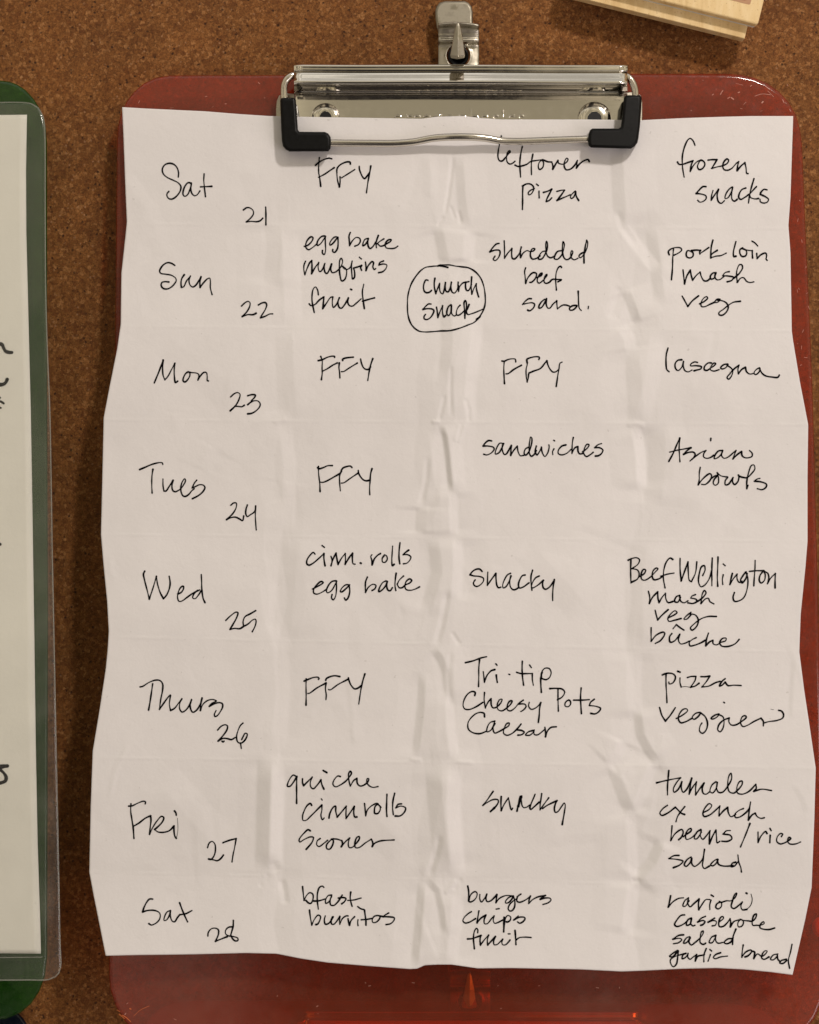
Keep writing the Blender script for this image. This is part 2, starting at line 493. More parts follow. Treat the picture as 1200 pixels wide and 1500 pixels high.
# pen strokes of the menu sheet: @word|x y scale, then one stroke per line, # = width factor
INK = """
@Sat|220 220 6
248,236 250,195 235,150 205,122 165,115 128,130 108,165 115,205 150,238 200,262 245,285 270,315 268,350 245,390 210,422 180,430 155,415 148,385 165,362
362,290 335,285 310,310 292,355 290,390 305,405 330,390 350,345 362,300
362,300 358,340 368,380 392,400 415,390 438,358
475,208 472,260 478,330 487,408
444,322 490,320 542,317
@21|220 220 6
820,525 850,505 880,508 905,530 908,560 885,595 845,630
845,630 890,625 940,628 970,618 990,598
1016,500 1018,560 1018,655
@Sun|220 370 6
217,112 190,95 155,88 120,105 92,140 84,165 95,182 140,190 190,200 225,225 230,245 210,280 175,310 140,320 110,310 97,285 105,262 130,255 165,258
300,195 280,225 272,260 275,305
275,305 295,300 320,250 355,205
355,205 342,245 352,285 375,302 400,288 430,245 448,212
448,212 438,260 440,305
440,305 470,265 505,230 525,225 530,250 530,310 545,368
@22|220 370 6
803,470 835,440 862,428 878,440 875,475 850,520 810,562
810,562 860,545 905,545 932,533
952,460 985,442 1015,440 1025,460 1010,505 985,545 970,573
970,573 1010,560 1050,540 1078,538
@Mon|210 510 6
97,305 120,250 150,175 175,105
175,105 170,170 175,240 190,278
190,278 215,250 250,185 278,132
278,132 272,190 275,260 283,302 303,290
395,208 375,220 355,255 350,285 365,297 392,275 410,240 408,215 395,208 430,215 465,218 487,230 488,255 480,280
480,280 505,240 535,212 555,215 562,245 563,285 573,288
@23|210 510 6
768,428 800,400 830,390 850,405 845,440 815,500 765,550
805,510 840,512 865,515 888,502
918,418 955,408 985,412 980,430 950,462
918,497 945,475 975,462 1010,465 1028,490 1020,520 985,555 950,573 918,577
@Tues|190 660 6
88,167 140,145 200,120 260,106 288,108 292,122
205,165 196,230 195,310 198,372
293,250 294,310 302,355
302,355 320,355 345,320 382,262
382,262 372,310 380,350 400,362 425,352 450,335 475,300 492,262 485,248 468,265 452,310 452,360 470,398 490,403 520,385 545,355 568,335
590,260 570,285 550,328
550,328 575,318 615,300 650,305 662,325 645,360 605,395 552,423
@24|190 660 6
890,480 915,460 938,462 938,495 910,550 852,607
852,607 890,590 930,585 965,600 993,615 1003,575
1035,478 1022,520 1022,560 1035,580 1060,565 1095,540 1108,515
1108,487 1105,560 1108,630 1113,697
@Wed|200 820 6
73,100 62,125 72,180 95,270 113,345
113,345 145,250 176,145
176,145 185,210 210,290 238,342
238,342 265,310 290,250 296,200 288,145
365,300 395,285 415,250 412,232 392,240 368,285 362,335 375,365 400,362 445,330 490,298 540,270
555,265 525,280 500,310 495,335 515,342 545,310 567,275
570,130 573,190 575,260 587,340 602,375
@25|200 820 6
785,533 830,490 875,460 892,465 880,510 850,565 822,612
822,612 860,603 910,605 935,590
1048,447 1000,475 955,500 938,540 942,585
942,585 980,565 1020,530 1045,522 1052,540 1040,590 1018,632
@Thurs|190 980 6
92,157 115,152 170,118 230,97 268,102 290,130 290,185 275,260 262,355
203,130 190,220 178,300 167,360
262,355 300,300 345,240 360,228 355,260 350,310 360,365
360,365 395,345 430,300 460,262
460,262 440,305 442,355 462,378 495,360 530,310 545,268
545,268 532,310 540,360 557,380 590,360 620,310 637,255
637,255 625,310 622,365
622,365 645,310 690,275 735,268 762,280
760,285 725,300 700,328
700,328 745,305 790,295 815,305 818,330 800,370 770,410 750,418 745,400 760,365
@26|190 980 6
773,537 805,503 840,490 860,500 855,535 825,580 778,633
778,633 820,610 860,612 895,620 928,602
812,634 822,643 830,634
997,475 975,495 950,550 940,600 950,640 975,652 1005,635 1030,595 1033,570 1015,565 1000,590 985,620
975,650 982,697
@Fri|180 1160 6
52,125 80,123 130,100 180,82 200,88 197,105
72,105 70,170 80,240 92,320 98,408
92,303 140,275 200,230 245,210
245,210 248,250 240,320 235,373
235,373 265,310 305,250 340,215 360,225 350,260 310,305 280,330
280,330 310,352 360,355 410,340 450,300
450,300 450,340 458,390 470,408
455,168 467,185 470,205
#.35 480,230 485,320 478,380 470,408
@27|180 1160 6
745,490 760,450 785,435 808,455 815,500 805,555 778,592 755,590
755,590 800,598 830,605 862,585 885,555
880,447 930,428 997,410
997,410 985,480 970,550 960,615
@Sat|190 1290 6
203,162 175,162 150,190 125,240 115,275
115,275 160,262 220,262 260,280 270,305 260,345 225,378 190,390 170,378
360,262 330,275 308,315 303,350 325,345 350,305 360,265
360,265 358,310 375,355 395,362 420,325 442,298
440,195 460,250 485,310 510,362
442,300 495,290 548,263
@28|190 1290 6
688,487 692,455 720,422 755,418 780,432 782,465 768,505 755,533
755,533 800,515 858,492
912,350 910,400 900,440 888,480
905,405 870,410 845,435 843,465 870,485 915,492 950,505 952,525 930,530 905,510 890,480
@FFY|440 215 7.5
168,203 200,175 260,140 320,125 347,132
210,120 203,200 203,280 215,350 225,433
200,335 260,305 320,265 372,230
550,190 548,170 520,165 470,180 430,205 405,240 403,300 412,380 430,440
430,440 438,380 437,330
455,340 520,300 598,250
648,215 650,245 665,290 685,330 705,350 735,320 760,285
775,212 762,290 745,380 727,505
@egg bake|430 330 7.0588
112,218 150,205 190,165 203,130 185,118 155,140 130,185 130,230 155,252 190,235 240,195
330,115 300,112 265,140 245,180 248,208 275,195 310,150 330,115
330,115 330,180 332,260 318,303 300,288 300,260
460,125 430,120 395,150 375,190 380,205 410,185 445,140 460,125
460,125 462,180 455,240 425,280 405,268 408,250
588,75 575,110 578,160 580,210
580,210 610,160 650,125 685,135 692,165 670,200 635,215
775,135 740,145 720,185 718,212 740,200 765,165 775,140
775,140 768,180 778,225 795,240 825,215 850,175
878,105 862,150 855,190 858,230
935,140 895,165 860,195
870,190 900,215 930,210 965,190 1005,165 1012,150 990,148 960,170 948,205 960,232 1000,240 1050,235 1080,215
@muffins|430 330 7.0588
125,372 110,410 108,460 118,510
118,510 140,450 170,385 190,365
190,365 192,430 188,500
188,500 225,435 262,385
262,385 255,430 270,478 290,470 325,395
325,395 318,440 330,490 348,497 375,450 395,400
395,400 385,450 400,488 430,485 470,455 495,420 508,370 495,340 480,360 475,430 482,520 500,575 530,560 550,500 545,455 510,425
510,425 530,450 560,455 590,430 608,370
608,370 600,430 605,510 612,555 630,540 632,480 622,442
622,442 665,430 705,415
705,415 695,435 705,465
682,330 703,348
745,380 750,420 750,468
750,468 775,415 815,375 828,385 822,430 835,458 850,448
932,368 895,385 885,410
885,410 930,400 965,410 960,440 925,478 880,490
@fruit|430 330 7.0588
258,718 250,670 228,637 205,660 192,730 195,800 215,900
163,812 180,830 220,820 270,770 315,740
315,740 310,800 303,862
303,862 345,800 385,745 408,740
408,740 402,800 412,848 440,825 475,750
475,750 460,800 475,850 495,857 530,820 568,750
568,750 560,790 580,830 610,835 650,805 700,760
592,661 603,666
727,610 713,690 722,780 733,860
715,785 770,768 838,750
@church|585 380 8.5714
362,262 335,258 312,300 305,360 320,405 350,418 385,408 405,388
448,238 440,290 442,350 460,430
460,430 480,370 508,300
508,300 505,360 520,415 545,432 565,380 580,290
580,290 578,350 590,400 615,405 640,360 655,285
655,285 648,350 665,410 690,422 720,395 745,330
740,285 738,340 745,400
745,400 760,340 800,295 840,285
875,278 840,290 832,340 845,385 865,392 895,350 905,310
910,220 905,300 905,370 912,435
912,435 935,370 968,305
968,305 970,370 985,430 998,470
@snack|585 380 8.5714
400,560 370,558 330,590 297,628
297,628 350,618 410,622 435,640 420,690 385,735 345,755 315,745 312,715 330,690
468,600 478,660 485,730
485,730 510,660 545,580
545,580 542,640 550,700 562,722 580,705
650,568 620,590 600,640 600,690 620,705 645,670 655,600
655,575 655,630 660,680 690,710 720,695
765,575 740,600 720,650 720,695 745,700 785,675 820,640
825,740 830,680 845,600 840,530 828,515 815,540 818,620 825,740
878,565 860,610 840,650
840,650 860,690 910,680 980,655 1060,620
@a hand-drawn ring around the words church snack|585 380 8.5714
610,100 560,88 480,82 400,88 330,100 270,140 210,210 150,310 110,450 103,580 108,680 130,770 175,845 250,900 320,910 400,908 520,898 640,893 760,862 870,820 940,790 1000,730 1050,650 1078,560 1078,440 1060,330 1020,230 950,150 870,105 780,92 700,82 640,70 560,68 510,70 485,82
#1.5 975,752 1015,718
@FFY|450 500 8.5714
140,242 190,230 260,198 320,185 348,190 345,200
172,190 190,240 188,330 190,400 180,480
200,372 260,340 320,300 380,270
447,240 445,225 480,210 530,202 580,198
405,272 400,330 408,390 412,458
430,380 460,378 520,340 630,272
672,222 682,270 705,325 735,350 775,350 795,320
825,218 800,290 780,380 762,490
@FFY|450 660 8.5714
132,215 145,228 200,215 260,190 318,188
143,200 145,290 158,400 163,512
160,395 200,398 260,375 330,335 410,290
430,250 450,220 500,200 545,195 563,212
430,260 410,310 408,390 418,505
430,408 460,405 540,350 645,280
643,250 648,285 680,340 715,372 750,380 790,370
815,228 798,290 790,400 785,470 787,553
@cinn. rolls|430 785 6
190,160 175,145 150,165 120,210 118,245 135,257 165,245 215,205 268,155
268,155 268,200 278,262
252,85 272,100
330,180 340,215 330,262
330,262 350,200 375,152
375,152 382,200 392,252
392,252 420,200 455,155
455,155 458,200 455,250
455,250 490,190 520,152
520,152 518,200 525,245 542,248
#1.2 589,238 595,241
690,165 680,180 688,210 692,255
692,255 710,205 740,170 765,155
795,175 780,200 785,230 805,232 825,205 818,175 800,165
872,90 868,150 865,210 870,262 885,250
937,60 930,120 928,190 935,245
1013,125 985,145 965,165
965,165 1005,165 1032,185 1022,215 995,240 968,245
@egg bake|430 785 6
168,467 200,450 245,425 262,410 245,400 210,425 180,465 178,500 205,512 250,495 290,470
378,398 340,400 305,440 290,485 300,500 335,480 365,430 378,398
378,398 378,470 370,530 350,562 335,545 340,515
495,430 460,430 425,460 412,490 425,492 460,465 490,435
490,435 495,490 480,545 460,565 448,545
650,362 635,400 632,450 633,497
633,497 660,450 700,425 725,435 715,465 690,480
815,395 785,410 755,460 750,490 780,475 815,430 825,400
825,400 820,440 830,475 850,482 870,455
903,328 895,390 893,440 900,480
968,352 930,390 912,425
912,425 930,455 955,455 985,430 1020,415 1040,392 1022,378 995,395 980,435 990,470 1030,478 1075,465 1108,448
@FFY|430 970 8.5714
135,237 200,210 260,190 310,190 322,205 315,215
160,210 158,300 160,420 158,538
180,392 200,390 300,320 410,262
405,228 412,208 460,182 520,170 582,180
410,265 402,330 412,410 408,470
440,343 460,348 560,280 690,212
690,195 705,250 735,305 770,335 810,325 850,295
897,148 875,220 850,330 820,525
@quiche|405 1120 6
182,110 150,92 125,115 100,165 97,190 120,190 150,155 180,105
180,105 178,180 178,260 178,340
230,125 230,160 240,185
240,185 270,155 315,110
315,110 298,160 305,200 325,212 355,185 392,135
392,135 400,175 418,215
412,52 443,70
562,105 540,100 505,140 498,175 520,195 560,180 610,145 640,110 660,75 650,58 635,80 638,140 650,190
650,190 680,140 708,120
708,120 712,165 735,188 770,180 805,150 812,125 800,122 795,155 815,185 850,200 893,193
@cinn rolls|405 1120 6
310,358 300,342 275,355 245,405 230,455 235,490 260,490 305,450 350,405 400,355
400,355 400,400 392,445 405,485 420,470
395,300 403,312
462,470 470,430 500,375 520,365 522,410 535,460
535,460 570,420 615,365
615,365 612,420 612,475
612,475 650,420 685,368
685,368 680,420 690,460 708,460
775,342 780,390 785,450
785,450 800,400 840,360 880,342 895,345 870,365 862,400 865,428 890,430 912,400 910,365 895,350 920,375
972,262 970,330 968,400 972,455
1040,252 1025,320 1022,380 1028,440
1100,345 1070,350 1050,380
1050,380 1095,365 1135,380 1130,410 1090,450 1045,452
@scones|405 1120 6
298,582 280,572 245,600 200,660 205,680 250,655 300,635 325,640 315,680 262,745
385,650 360,670 355,705 375,720 420,690 450,665
500,650 470,670 440,710 445,740 470,742 495,705 500,665 480,655 530,655 575,668
575,668 582,695 570,722
570,722 610,675 645,645
645,645 632,690 640,728 665,728 700,695 730,650 728,632 708,640 690,690 695,728 725,730 780,690 835,655
835,655 848,690 842,720
842,720 860,695 910,672 1035,662
@bfast|425 1285 7.0588
130,97 135,150 145,240
145,240 170,190 205,160 235,175 238,225 215,270 190,265 165,240
350,105 335,92 305,105 285,160 282,240 293,330
235,245 290,245 365,225
430,185 395,190 368,235 370,270 400,255 430,200
430,185 415,240 420,285 450,292 490,260 540,185
500,215 550,210 578,220 565,250 535,275
628,155 622,210 630,260 642,300
597,240 660,235 735,215
@burritos|425 1285 7.0588
202,340 208,400 225,495
225,495 250,440 290,392 315,405 310,440 285,485 268,490
365,400 355,440 365,485 395,480 430,440 445,410
440,410 425,450 432,485 455,485 490,445 515,405
515,405 512,450 515,487
515,487 540,430 580,400 600,400
600,430 605,460 615,495
615,495 630,450 668,408
703,440 700,465 703,500
700,303 730,325 765,335
770,340 778,400 785,450 785,495
737,440 800,435 850,425
905,395 870,405 850,440 858,468 890,465 925,430 930,405 905,395 940,402 965,408
1020,370 985,390 965,408
965,408 1030,410 1078,420 1075,445 1040,480 992,490
@leftover|705 190 6.6667
197,60 190,100 168,200 165,270 180,302 205,305 235,275 262,240 285,215 280,205 260,220 248,270 255,315 280,335 310,325 330,308
402,165 388,230 378,320 385,462
330,345 360,358 410,350 450,335 480,312 540,300 600,292
505,240 492,310 490,370 492,438
600,292 570,315 558,360 570,388 600,370 610,325 600,295 650,312 690,315
690,315 700,350 700,385
700,385 725,340 750,300
750,300 755,325 780,335 805,335 840,310 848,285 835,278 815,310 812,360 830,390 870,385 915,345 940,300
940,300 935,340 930,375
930,375 960,335 1010,300 1045,292 1055,310
@pizza|705 190 6.6667
408,545 405,620 405,700 403,778
405,550 440,530 480,530 510,555 512,585 490,625 465,635 460,615 485,590 520,575
565,600 565,630 567,665
540,530 558,545
608,612 650,600 690,580
690,580 670,620 640,680 635,702
635,702 665,690 690,665
740,602 790,590 815,590
815,590 780,640 740,690
740,690 800,665 870,635
920,600 895,620 872,655 880,672 905,655 925,605
925,605 930,650 952,690
@shredded|705 340 6.6667
175,110 150,115 110,155 85,192
85,192 140,175 180,180 185,205 165,255 135,278 118,265 135,235
225,85 228,160 228,255
228,255 260,205 300,160
300,160 298,210 305,255 325,262 355,235 385,190
392,145 382,190 385,250
385,250 410,205 450,180 480,190 515,180 525,163 505,160 485,185 482,235 500,262 535,258 575,232
640,185 600,190 570,225 560,262 590,262 625,215 645,160 648,110 638,88 632,120 635,190 650,235 680,250 715,235
790,180 745,190 720,230 715,258 745,265 785,225 808,160 812,115 800,92 795,130 795,200 810,250 830,268 860,260 885,225 895,190 885,180 875,210 885,255 910,270 945,255
1010,195 975,210 955,235 965,250 990,235 1015,195
1030,80 1040,100 1035,150 1015,195
1030,80 1015,150 1005,230 1005,300
@beef|705 340 6.6667
435,348 425,380 430,440 435,500
435,500 460,440 510,395 540,405 530,450 490,490 475,490
545,445 590,420 595,400 580,405 555,440 548,480 565,498 600,475 640,430 645,412 635,415 618,450 615,485 630,500 665,490 695,462 745,462 785,465 750,485
785,345 775,333 755,345 735,390 728,460 735,565
@sand.|705 340 6.6667
490,650 465,650 430,675 405,705
405,705 450,695 500,690 522,705 510,740 475,768 455,762
620,655 590,680 565,720 565,742 590,735 620,690 638,650
638,650 635,700 650,740 670,742 700,705 738,670
738,670 740,710 745,750
745,750 775,725 800,712 830,712 862,722
935,718 890,720 862,745 870,762 905,755 935,718
948,578 950,640 952,700 960,745 978,765
1048,725 1045,748
@FFY|720 510 10
155,188 190,190 240,168 300,155 350,162 357,200
188,195 182,300 185,400 192,518
215,375 240,375 330,310 440,250
525,215 520,165 570,140 640,125 700,130 705,145 695,165
522,180 525,240 510,300 510,400 525,495
525,495 540,440 545,385
550,365 620,335 720,295 790,210 812,185
812,185 830,250 865,315 905,350 945,345 980,315
1035,205 1005,220 990,300 970,420 950,560
@sandwiches|695 630 6
152,95 125,92 90,120 78,140
78,140 120,140 165,150 175,165 150,200 110,218 83,212
255,118 225,115 195,160 185,210 215,200 245,150 258,118
250,125 245,170 265,215 280,210 325,135
325,135 322,180 320,222
320,222 345,180 378,140
378,140 385,190 405,225 435,222
480,150 450,165 438,205 450,220 480,190 505,110 505,70 495,60 488,90 482,150 485,205 500,230 525,215 545,180
545,140 535,190 550,218 575,185 590,150
590,150 595,190 620,232 645,200 658,145 655,130
700,165 688,190 690,215
698,90 706,94
805,130 770,140 740,175 738,205 765,218 810,205 850,170
870,65 862,110 858,205
858,205 885,155 910,145
910,145 912,185 925,208 955,205
955,190 1000,150 1008,128 990,125 968,160 962,205 985,232 1020,215 1045,195
1118,118 1085,130 1058,155
1058,155 1100,155 1130,175 1118,205 1090,225 1065,228
@snacky|680 820 8
210,135 185,110 145,110 100,135 70,175
70,175 110,188 180,195 225,215 228,245 195,290 150,312 120,300 110,270 130,235
278,145 275,220 272,300
272,300 310,245 372,160
372,160 375,230 385,300 405,328 430,320
545,158 510,175 470,240 452,300 460,330 490,315 530,250 550,190
548,185 535,250 545,320 575,350 610,345 635,328
715,178 685,185 650,240 637,300 650,330 690,320 760,270
803,122 785,190 785,270 795,355
880,190 840,210 805,260 790,300
790,320 800,330 860,300 930,240
930,240 920,280 930,330 955,345 1000,320 1050,250
1057,232 1045,310 1038,400 1038,478
@Tri-tip|670 950 5.4545
65,113 130,97 190,75 235,65
178,90 172,160 172,230 170,303
208,185 212,220 217,270
217,270 235,220 270,178 300,168
312,212 315,240 320,270
308,122 318,133
412,205 420,208
520,102 518,160 522,230 530,292
475,190 510,200 560,200 600,200
600,200 600,245 608,293
578,132 592,152
680,190 668,230 668,290 672,350
672,240 675,190 700,158 735,160 750,190 738,230 710,248 675,240
@Cheesy Pots|670 950 5.4545
140,375 143,350 120,343 85,362 55,410 47,455 60,482 95,487 150,465 205,430
218,352 215,410 225,475
225,475 245,430 270,400
270,400 272,450 285,473 310,470 350,430 358,405 340,408 320,445 325,485 355,498 395,475 430,440 438,418 420,420 400,455 402,490 425,498 460,475 490,440 528,412
490,443 540,445 550,462 530,490 508,503
575,430 570,460 590,485 620,478 655,450 668,432
668,430 658,480 655,530 648,590
740,320 790,318 840,325 858,348 840,385 800,410
805,325 805,400 808,500
890,412 865,430 862,458 885,465 905,445 903,420 890,412
990,315 985,390 988,460 992,520
930,412 1000,412 1055,408
1095,405 1065,430 1055,455
1055,455 1110,462 1145,478 1130,505 1100,522 1068,518
@Caesar|670 950 5.4545
218,545 215,520 190,510 150,520 105,560 85,600 90,645 125,672 180,680 235,660
300,580 265,590 240,630 238,665 265,655 300,600
300,580 285,640 300,675 330,665 375,640 412,615 415,595 395,600 375,640 370,675 395,693 435,680 480,640 510,603
478,650 515,655 535,668 515,688 485,692
605,655 570,665 545,690 580,692 610,665 615,650
615,650 615,685 640,690 695,650
700,630 705,665 705,705
705,705 720,660 750,630 792,625
@snacky|695 1150 8
220,75 185,125 140,190 100,238
100,238 150,205 220,170 275,172 282,195 260,240 190,312
#1.5 190,310 235,268
315,135 312,220 315,300
315,300 350,225 400,150
400,150 410,200 425,270 435,292 448,272
555,128 540,135 520,210 500,305
#1.6 546,140 515,250
548,135 552,190 560,240 580,265 610,260 650,235
712,108 695,150 665,220 650,265
650,265 660,285 700,255 760,200
790,100 780,170 772,220 770,290
770,290 820,220 872,150
800,275 850,240 920,205 970,182
970,182 950,220 938,280 950,320 980,310 1020,255 1055,210 1065,230 1055,320 1030,462
@burgers|670 1285 7.5
115,97 125,150 125,260
125,260 150,190 195,158 218,175 210,220 175,260 140,272 125,262
248,190 248,240 265,272 295,240 325,185
325,185 315,240 330,268 365,260 410,220 435,190
435,190 430,235 425,280
425,280 460,235 520,205 560,200 600,205
610,205 570,220 530,265 530,282 560,280 600,240 615,205
615,205 632,260 628,330 600,368 575,370 560,345 575,300 610,265 650,235 670,205 700,185
660,215 655,260 680,275 730,260 785,225 805,205
805,205 790,245 785,288
785,288 830,245 890,215 970,200
970,200 930,225 912,242
912,242 970,228 1020,232 1030,250 1000,280 940,300
@chips|670 1285 7.5
155,378 120,400 75,445 62,480 85,502 130,495 200,455
238,370 228,430 218,500
218,500 260,450 315,415
315,415 295,470 300,510 330,510 380,450 405,425
405,425 395,470 410,505 440,500 500,470
428,350 460,345
515,440 510,520 510,600
510,600 520,520 530,450 555,420 585,435 585,465 560,490 540,490
670,425 640,450 620,470
620,470 680,440 735,440 745,455 720,490 685,505 662,490
@fruit|670 1285 7.5
225,610 225,575 210,562 190,590 178,660 188,785
113,678 160,675 220,655 262,640
255,650 250,690 255,745
255,745 300,685 345,635
345,635 330,690 335,745
335,745 375,700 420,650
420,650 400,700 405,740 435,740 480,700 500,680
500,680 490,715 500,742 530,742 560,715 580,690
560,622 580,622
635,585 640,650 645,740
645,690 680,665 740,658 812,662
@frozen|980 190 7.5
287,170 265,120 235,95 210,110 175,180 150,280 148,380 155,450 168,520
95,355 110,378 150,380 210,360 265,340
265,340 245,390 235,458
235,458 265,400 310,350 350,335
350,335 325,370 315,410 335,438 370,425 395,385 385,350 350,335
430,333 480,328 528,330
528,330 505,370 470,425
470,425 530,408 590,395 640,370 657,335 640,320 610,345 592,395 605,435 640,445 690,425 740,370 768,350
768,350 755,400 750,450
750,450 790,400 835,362
835,362 848,420 855,478 870,482
@snacks|980 190 7.5
408,625 375,625 330,665 300,700
300,700 350,705 405,725 410,755 380,785 340,795 318,775
485,668 470,720 465,775
465,775 500,720 545,655
545,655 530,720 545,790 575,808 610,780
700,630 665,650 625,710 618,755 645,750 685,690 700,630
700,630 690,700 695,765 720,785 750,765
845,640 805,655 775,700 768,745 790,765 830,745 880,710
935,538 905,640 885,730 875,805
962,625 920,670 885,712
885,712 900,745 950,760 985,755
1078,660 1045,655 1010,690 1005,710
1005,710 1060,735 1095,765 1080,795 1040,805 1005,790 1002,765
@pork loin|965 340 6.6667
103,220 95,190 120,165 170,150 215,155 225,175 200,200 150,225
145,165 138,250 135,350 125,465
320,190 285,180 270,205 275,240 305,252 335,235 335,200 315,185
320,180 370,175 410,178
410,178 400,195 403,215
403,210 440,185 490,150
530,78 515,140 510,200 510,252
572,178 530,205 512,222
510,250 560,235 610,228 660,205
755,92 742,140 730,200 735,238 755,235
820,155 795,170 795,210 815,237 850,230 860,195 840,165 815,160 840,170 880,178 915,180
915,180 915,215 918,252
912,88 940,105 968,135
958,208 960,235 962,258
962,258 1000,220 1045,205 1055,225 1050,265 1060,275
@mash|965 340 6.6667
238,368 245,430 253,505
253,505 275,430 310,370
310,370 318,420 332,470
332,470 365,425 405,390
405,390 420,440 445,475 475,475 505,450
560,395 530,400 505,430 510,458 540,450 560,400
555,400 550,440 570,465 600,462 640,430
690,385 650,395 625,425
625,425 690,430 730,440 715,470 670,485
735,450 790,400 820,345 810,318 790,318 765,370 762,430 768,490
768,490 800,450 830,445 860,480 895,492 930,485
@veg|965 340 6.6667
230,625 255,670 285,725
285,725 330,670 390,622
400,700 440,680 478,645 470,630 440,645 415,690 418,725 450,728 500,705 545,685
600,655 570,655 548,685 575,685 600,665
575,665 620,670 660,690 680,730 665,775 620,812 590,805 590,785 630,755 680,715 730,685 798,675
@lasagna|960 500 6.3158
118,62 103,120 100,200 108,262 128,280
245,170 210,175 185,205 188,250 210,270 245,240 262,185
262,185 260,230 275,270 305,282 340,265
392,195 365,190 330,210 325,225 380,225 428,235 420,255 385,265 360,272
520,200 490,200 455,235 455,262 480,268 515,245 545,225 560,205 545,200 520,225 510,260 540,275 590,262
670,210 635,215 605,245 615,255 650,245 675,215
665,222 705,250 718,280 700,330 680,350 665,335 690,300 730,255 775,220
775,220 765,260 770,300
770,300 800,260 835,240
835,240 845,280 875,302 915,295
965,245 935,260 915,290 925,308 960,285 970,250
965,245 985,290 1020,318 1080,330 1135,332 1148,312
@Asian|965 640 7.0588
105,253 150,170 190,75 218,12
218,12 212,100 215,180 220,255
115,157 180,140 260,125 335,112
335,112 290,145 258,180
258,180 310,160 360,158 378,180 360,215 325,248
340,235 390,195 440,160 490,140
490,140 468,170 465,205 490,220 530,215 570,190
540,15 538,38
660,140 620,145 585,185 575,225 610,215 650,175 665,140
660,145 650,190 675,220 715,210 770,165 800,140
800,140 785,180 768,228
768,228 810,185 858,150
858,150 862,190 885,212 930,215 965,200 968,170 940,140
@bowls|965 640 7.0588
430,315 420,380 420,440 410,495
410,495 460,430 530,380 548,400 530,450 480,492 445,490
545,430 580,405 610,400
600,410 575,440 565,480 585,500 615,480 620,430 605,370
605,370 640,400 690,412 715,415 690,450 690,495 720,490 770,420
770,420 765,465 785,492 820,460 830,405 825,395
830,405 870,418 915,420 960,380 995,330 985,290 960,295 930,370 912,460 912,535
912,530 925,500
1048,428 1020,435 990,458
990,458 1060,465 1115,490 1110,520 1070,545 1020,535
@Beef Wellington|910 805 5
72,75 70,150 72,245
52,78 80,65 115,60 135,75 125,105 80,140
85,140 120,150 132,175 120,215 78,238
130,200 170,175 180,150 165,145 148,175 150,215 170,225 210,205 245,170 270,140 258,135 235,155 228,195 240,220 275,215 300,200
378,72 360,62 335,85 315,140 310,210 322,280
290,195 340,180 388,172
432,65 432,140 440,230
440,230 465,160 490,90
490,90 492,160 500,225 515,235
515,235 545,170 555,90
598,190 615,150 610,118 590,125 572,180 568,240 585,272 610,262 645,215 665,150
668,62 665,130 665,200 665,265
710,55 708,130 705,200 708,268
748,185 742,220 745,255
748,105 762,118
815,175 805,215 797,255
797,255 825,210 850,180
850,180 850,215 865,240 885,232
912,165 890,195 875,225 885,245 912,215 925,175
915,165 928,210 925,280 900,350 865,375 830,378 820,350 830,315
982,80 980,150 975,210 972,265
940,160 990,155 1045,155
1045,155 1020,185 1012,225 1025,245 1050,225 1055,180 1045,160
1050,160 1075,175 1082,205 1072,250
1072,250 1095,210 1130,175
1130,175 1128,220 1128,280
@mash|910 805 5
200,305 210,350 207,395
207,395 230,350 268,310
268,310 270,355 278,390
278,390 300,350 325,320
325,320 328,360 345,388 380,380
430,335 405,345 392,380 415,385 435,350
430,340 435,375 460,390 490,375
545,330 520,340 510,355
510,355 550,365 555,380 525,395 490,390
560,380 600,350 622,315 610,300 595,325 585,395
585,395 620,360 640,358 650,380 680,398
@veg|910 805 5
250,445 258,480 268,515
268,515 300,480 345,440
345,500 395,475 410,460 395,448 360,475 342,505 350,525 390,518 440,505
512,460 485,480 460,510 480,510 510,480
500,470 545,480 565,515 555,560 520,590 508,575 540,540 590,505 640,490 698,490
@bûche|910 805 5
220,572 220,620 220,672
220,672 260,625 310,605 320,615 290,665 250,688
372,615 355,640 360,678 390,670 430,620
430,620 420,660 435,690 470,685 500,670
550,645 520,660 500,680 505,705 540,700 590,680 615,665
640,612 625,660 620,705
620,705 650,675 672,665
672,665 675,690 700,698 730,680 765,668 770,650 745,650 722,680 735,705 780,710 835,690 865,658
380,580 405,550
405,550 430,570 460,590
@pizza|955 975 6
92,82 130,68 180,70 205,90 205,120 180,155 152,160 150,145
125,72 125,160 130,250 133,325
248,108 248,150 258,188
#.35 258,188 290,184 340,190
228,50 248,57
312,105 350,95 388,95
388,95 380,130 340,190
340,190 380,180 415,155
432,97 470,97 510,92
510,92 480,140 440,188
440,188 500,180 560,150 600,138
645,115 615,140 595,180 620,170 645,145
645,145 670,175 720,172 785,175
@veggies|955 975 6
68,368 90,440 120,487
120,487 160,440 207,370
215,465 270,435 315,395 305,380 275,385 240,430 235,475 255,502 300,492 350,465
425,410 385,420 355,455 370,472 410,445 430,415
430,415 470,450 490,510 475,570 445,595 420,575 425,530 440,505
590,425 555,435 520,465 535,470 575,450 590,430
590,430 625,450 635,490 625,550 600,582 580,565 590,520 630,480 680,460
680,460 678,495 700,522 740,520 790,490 830,455 820,440 795,450 780,500 800,535 840,525 900,490 960,462
632,322 639,327
960,462 980,490 980,530
980,505 1030,492 1100,482 1150,460 1158,430 1140,400 1115,393
#.3 1045,382 1070,388
@tamales|955 1125 5.2174
130,20 125,80 120,140 120,205
37,113 90,100 160,85 220,75
220,75 190,110 165,160 170,185 200,165 230,105
230,105 225,150 240,185 265,165 305,78
305,78 295,130 285,200
285,200 310,150 342,105
342,105 335,150 335,205
335,205 365,160 400,115
400,115 385,160 395,195 415,200 445,180
490,105 460,130 445,180 465,190 495,150 500,110
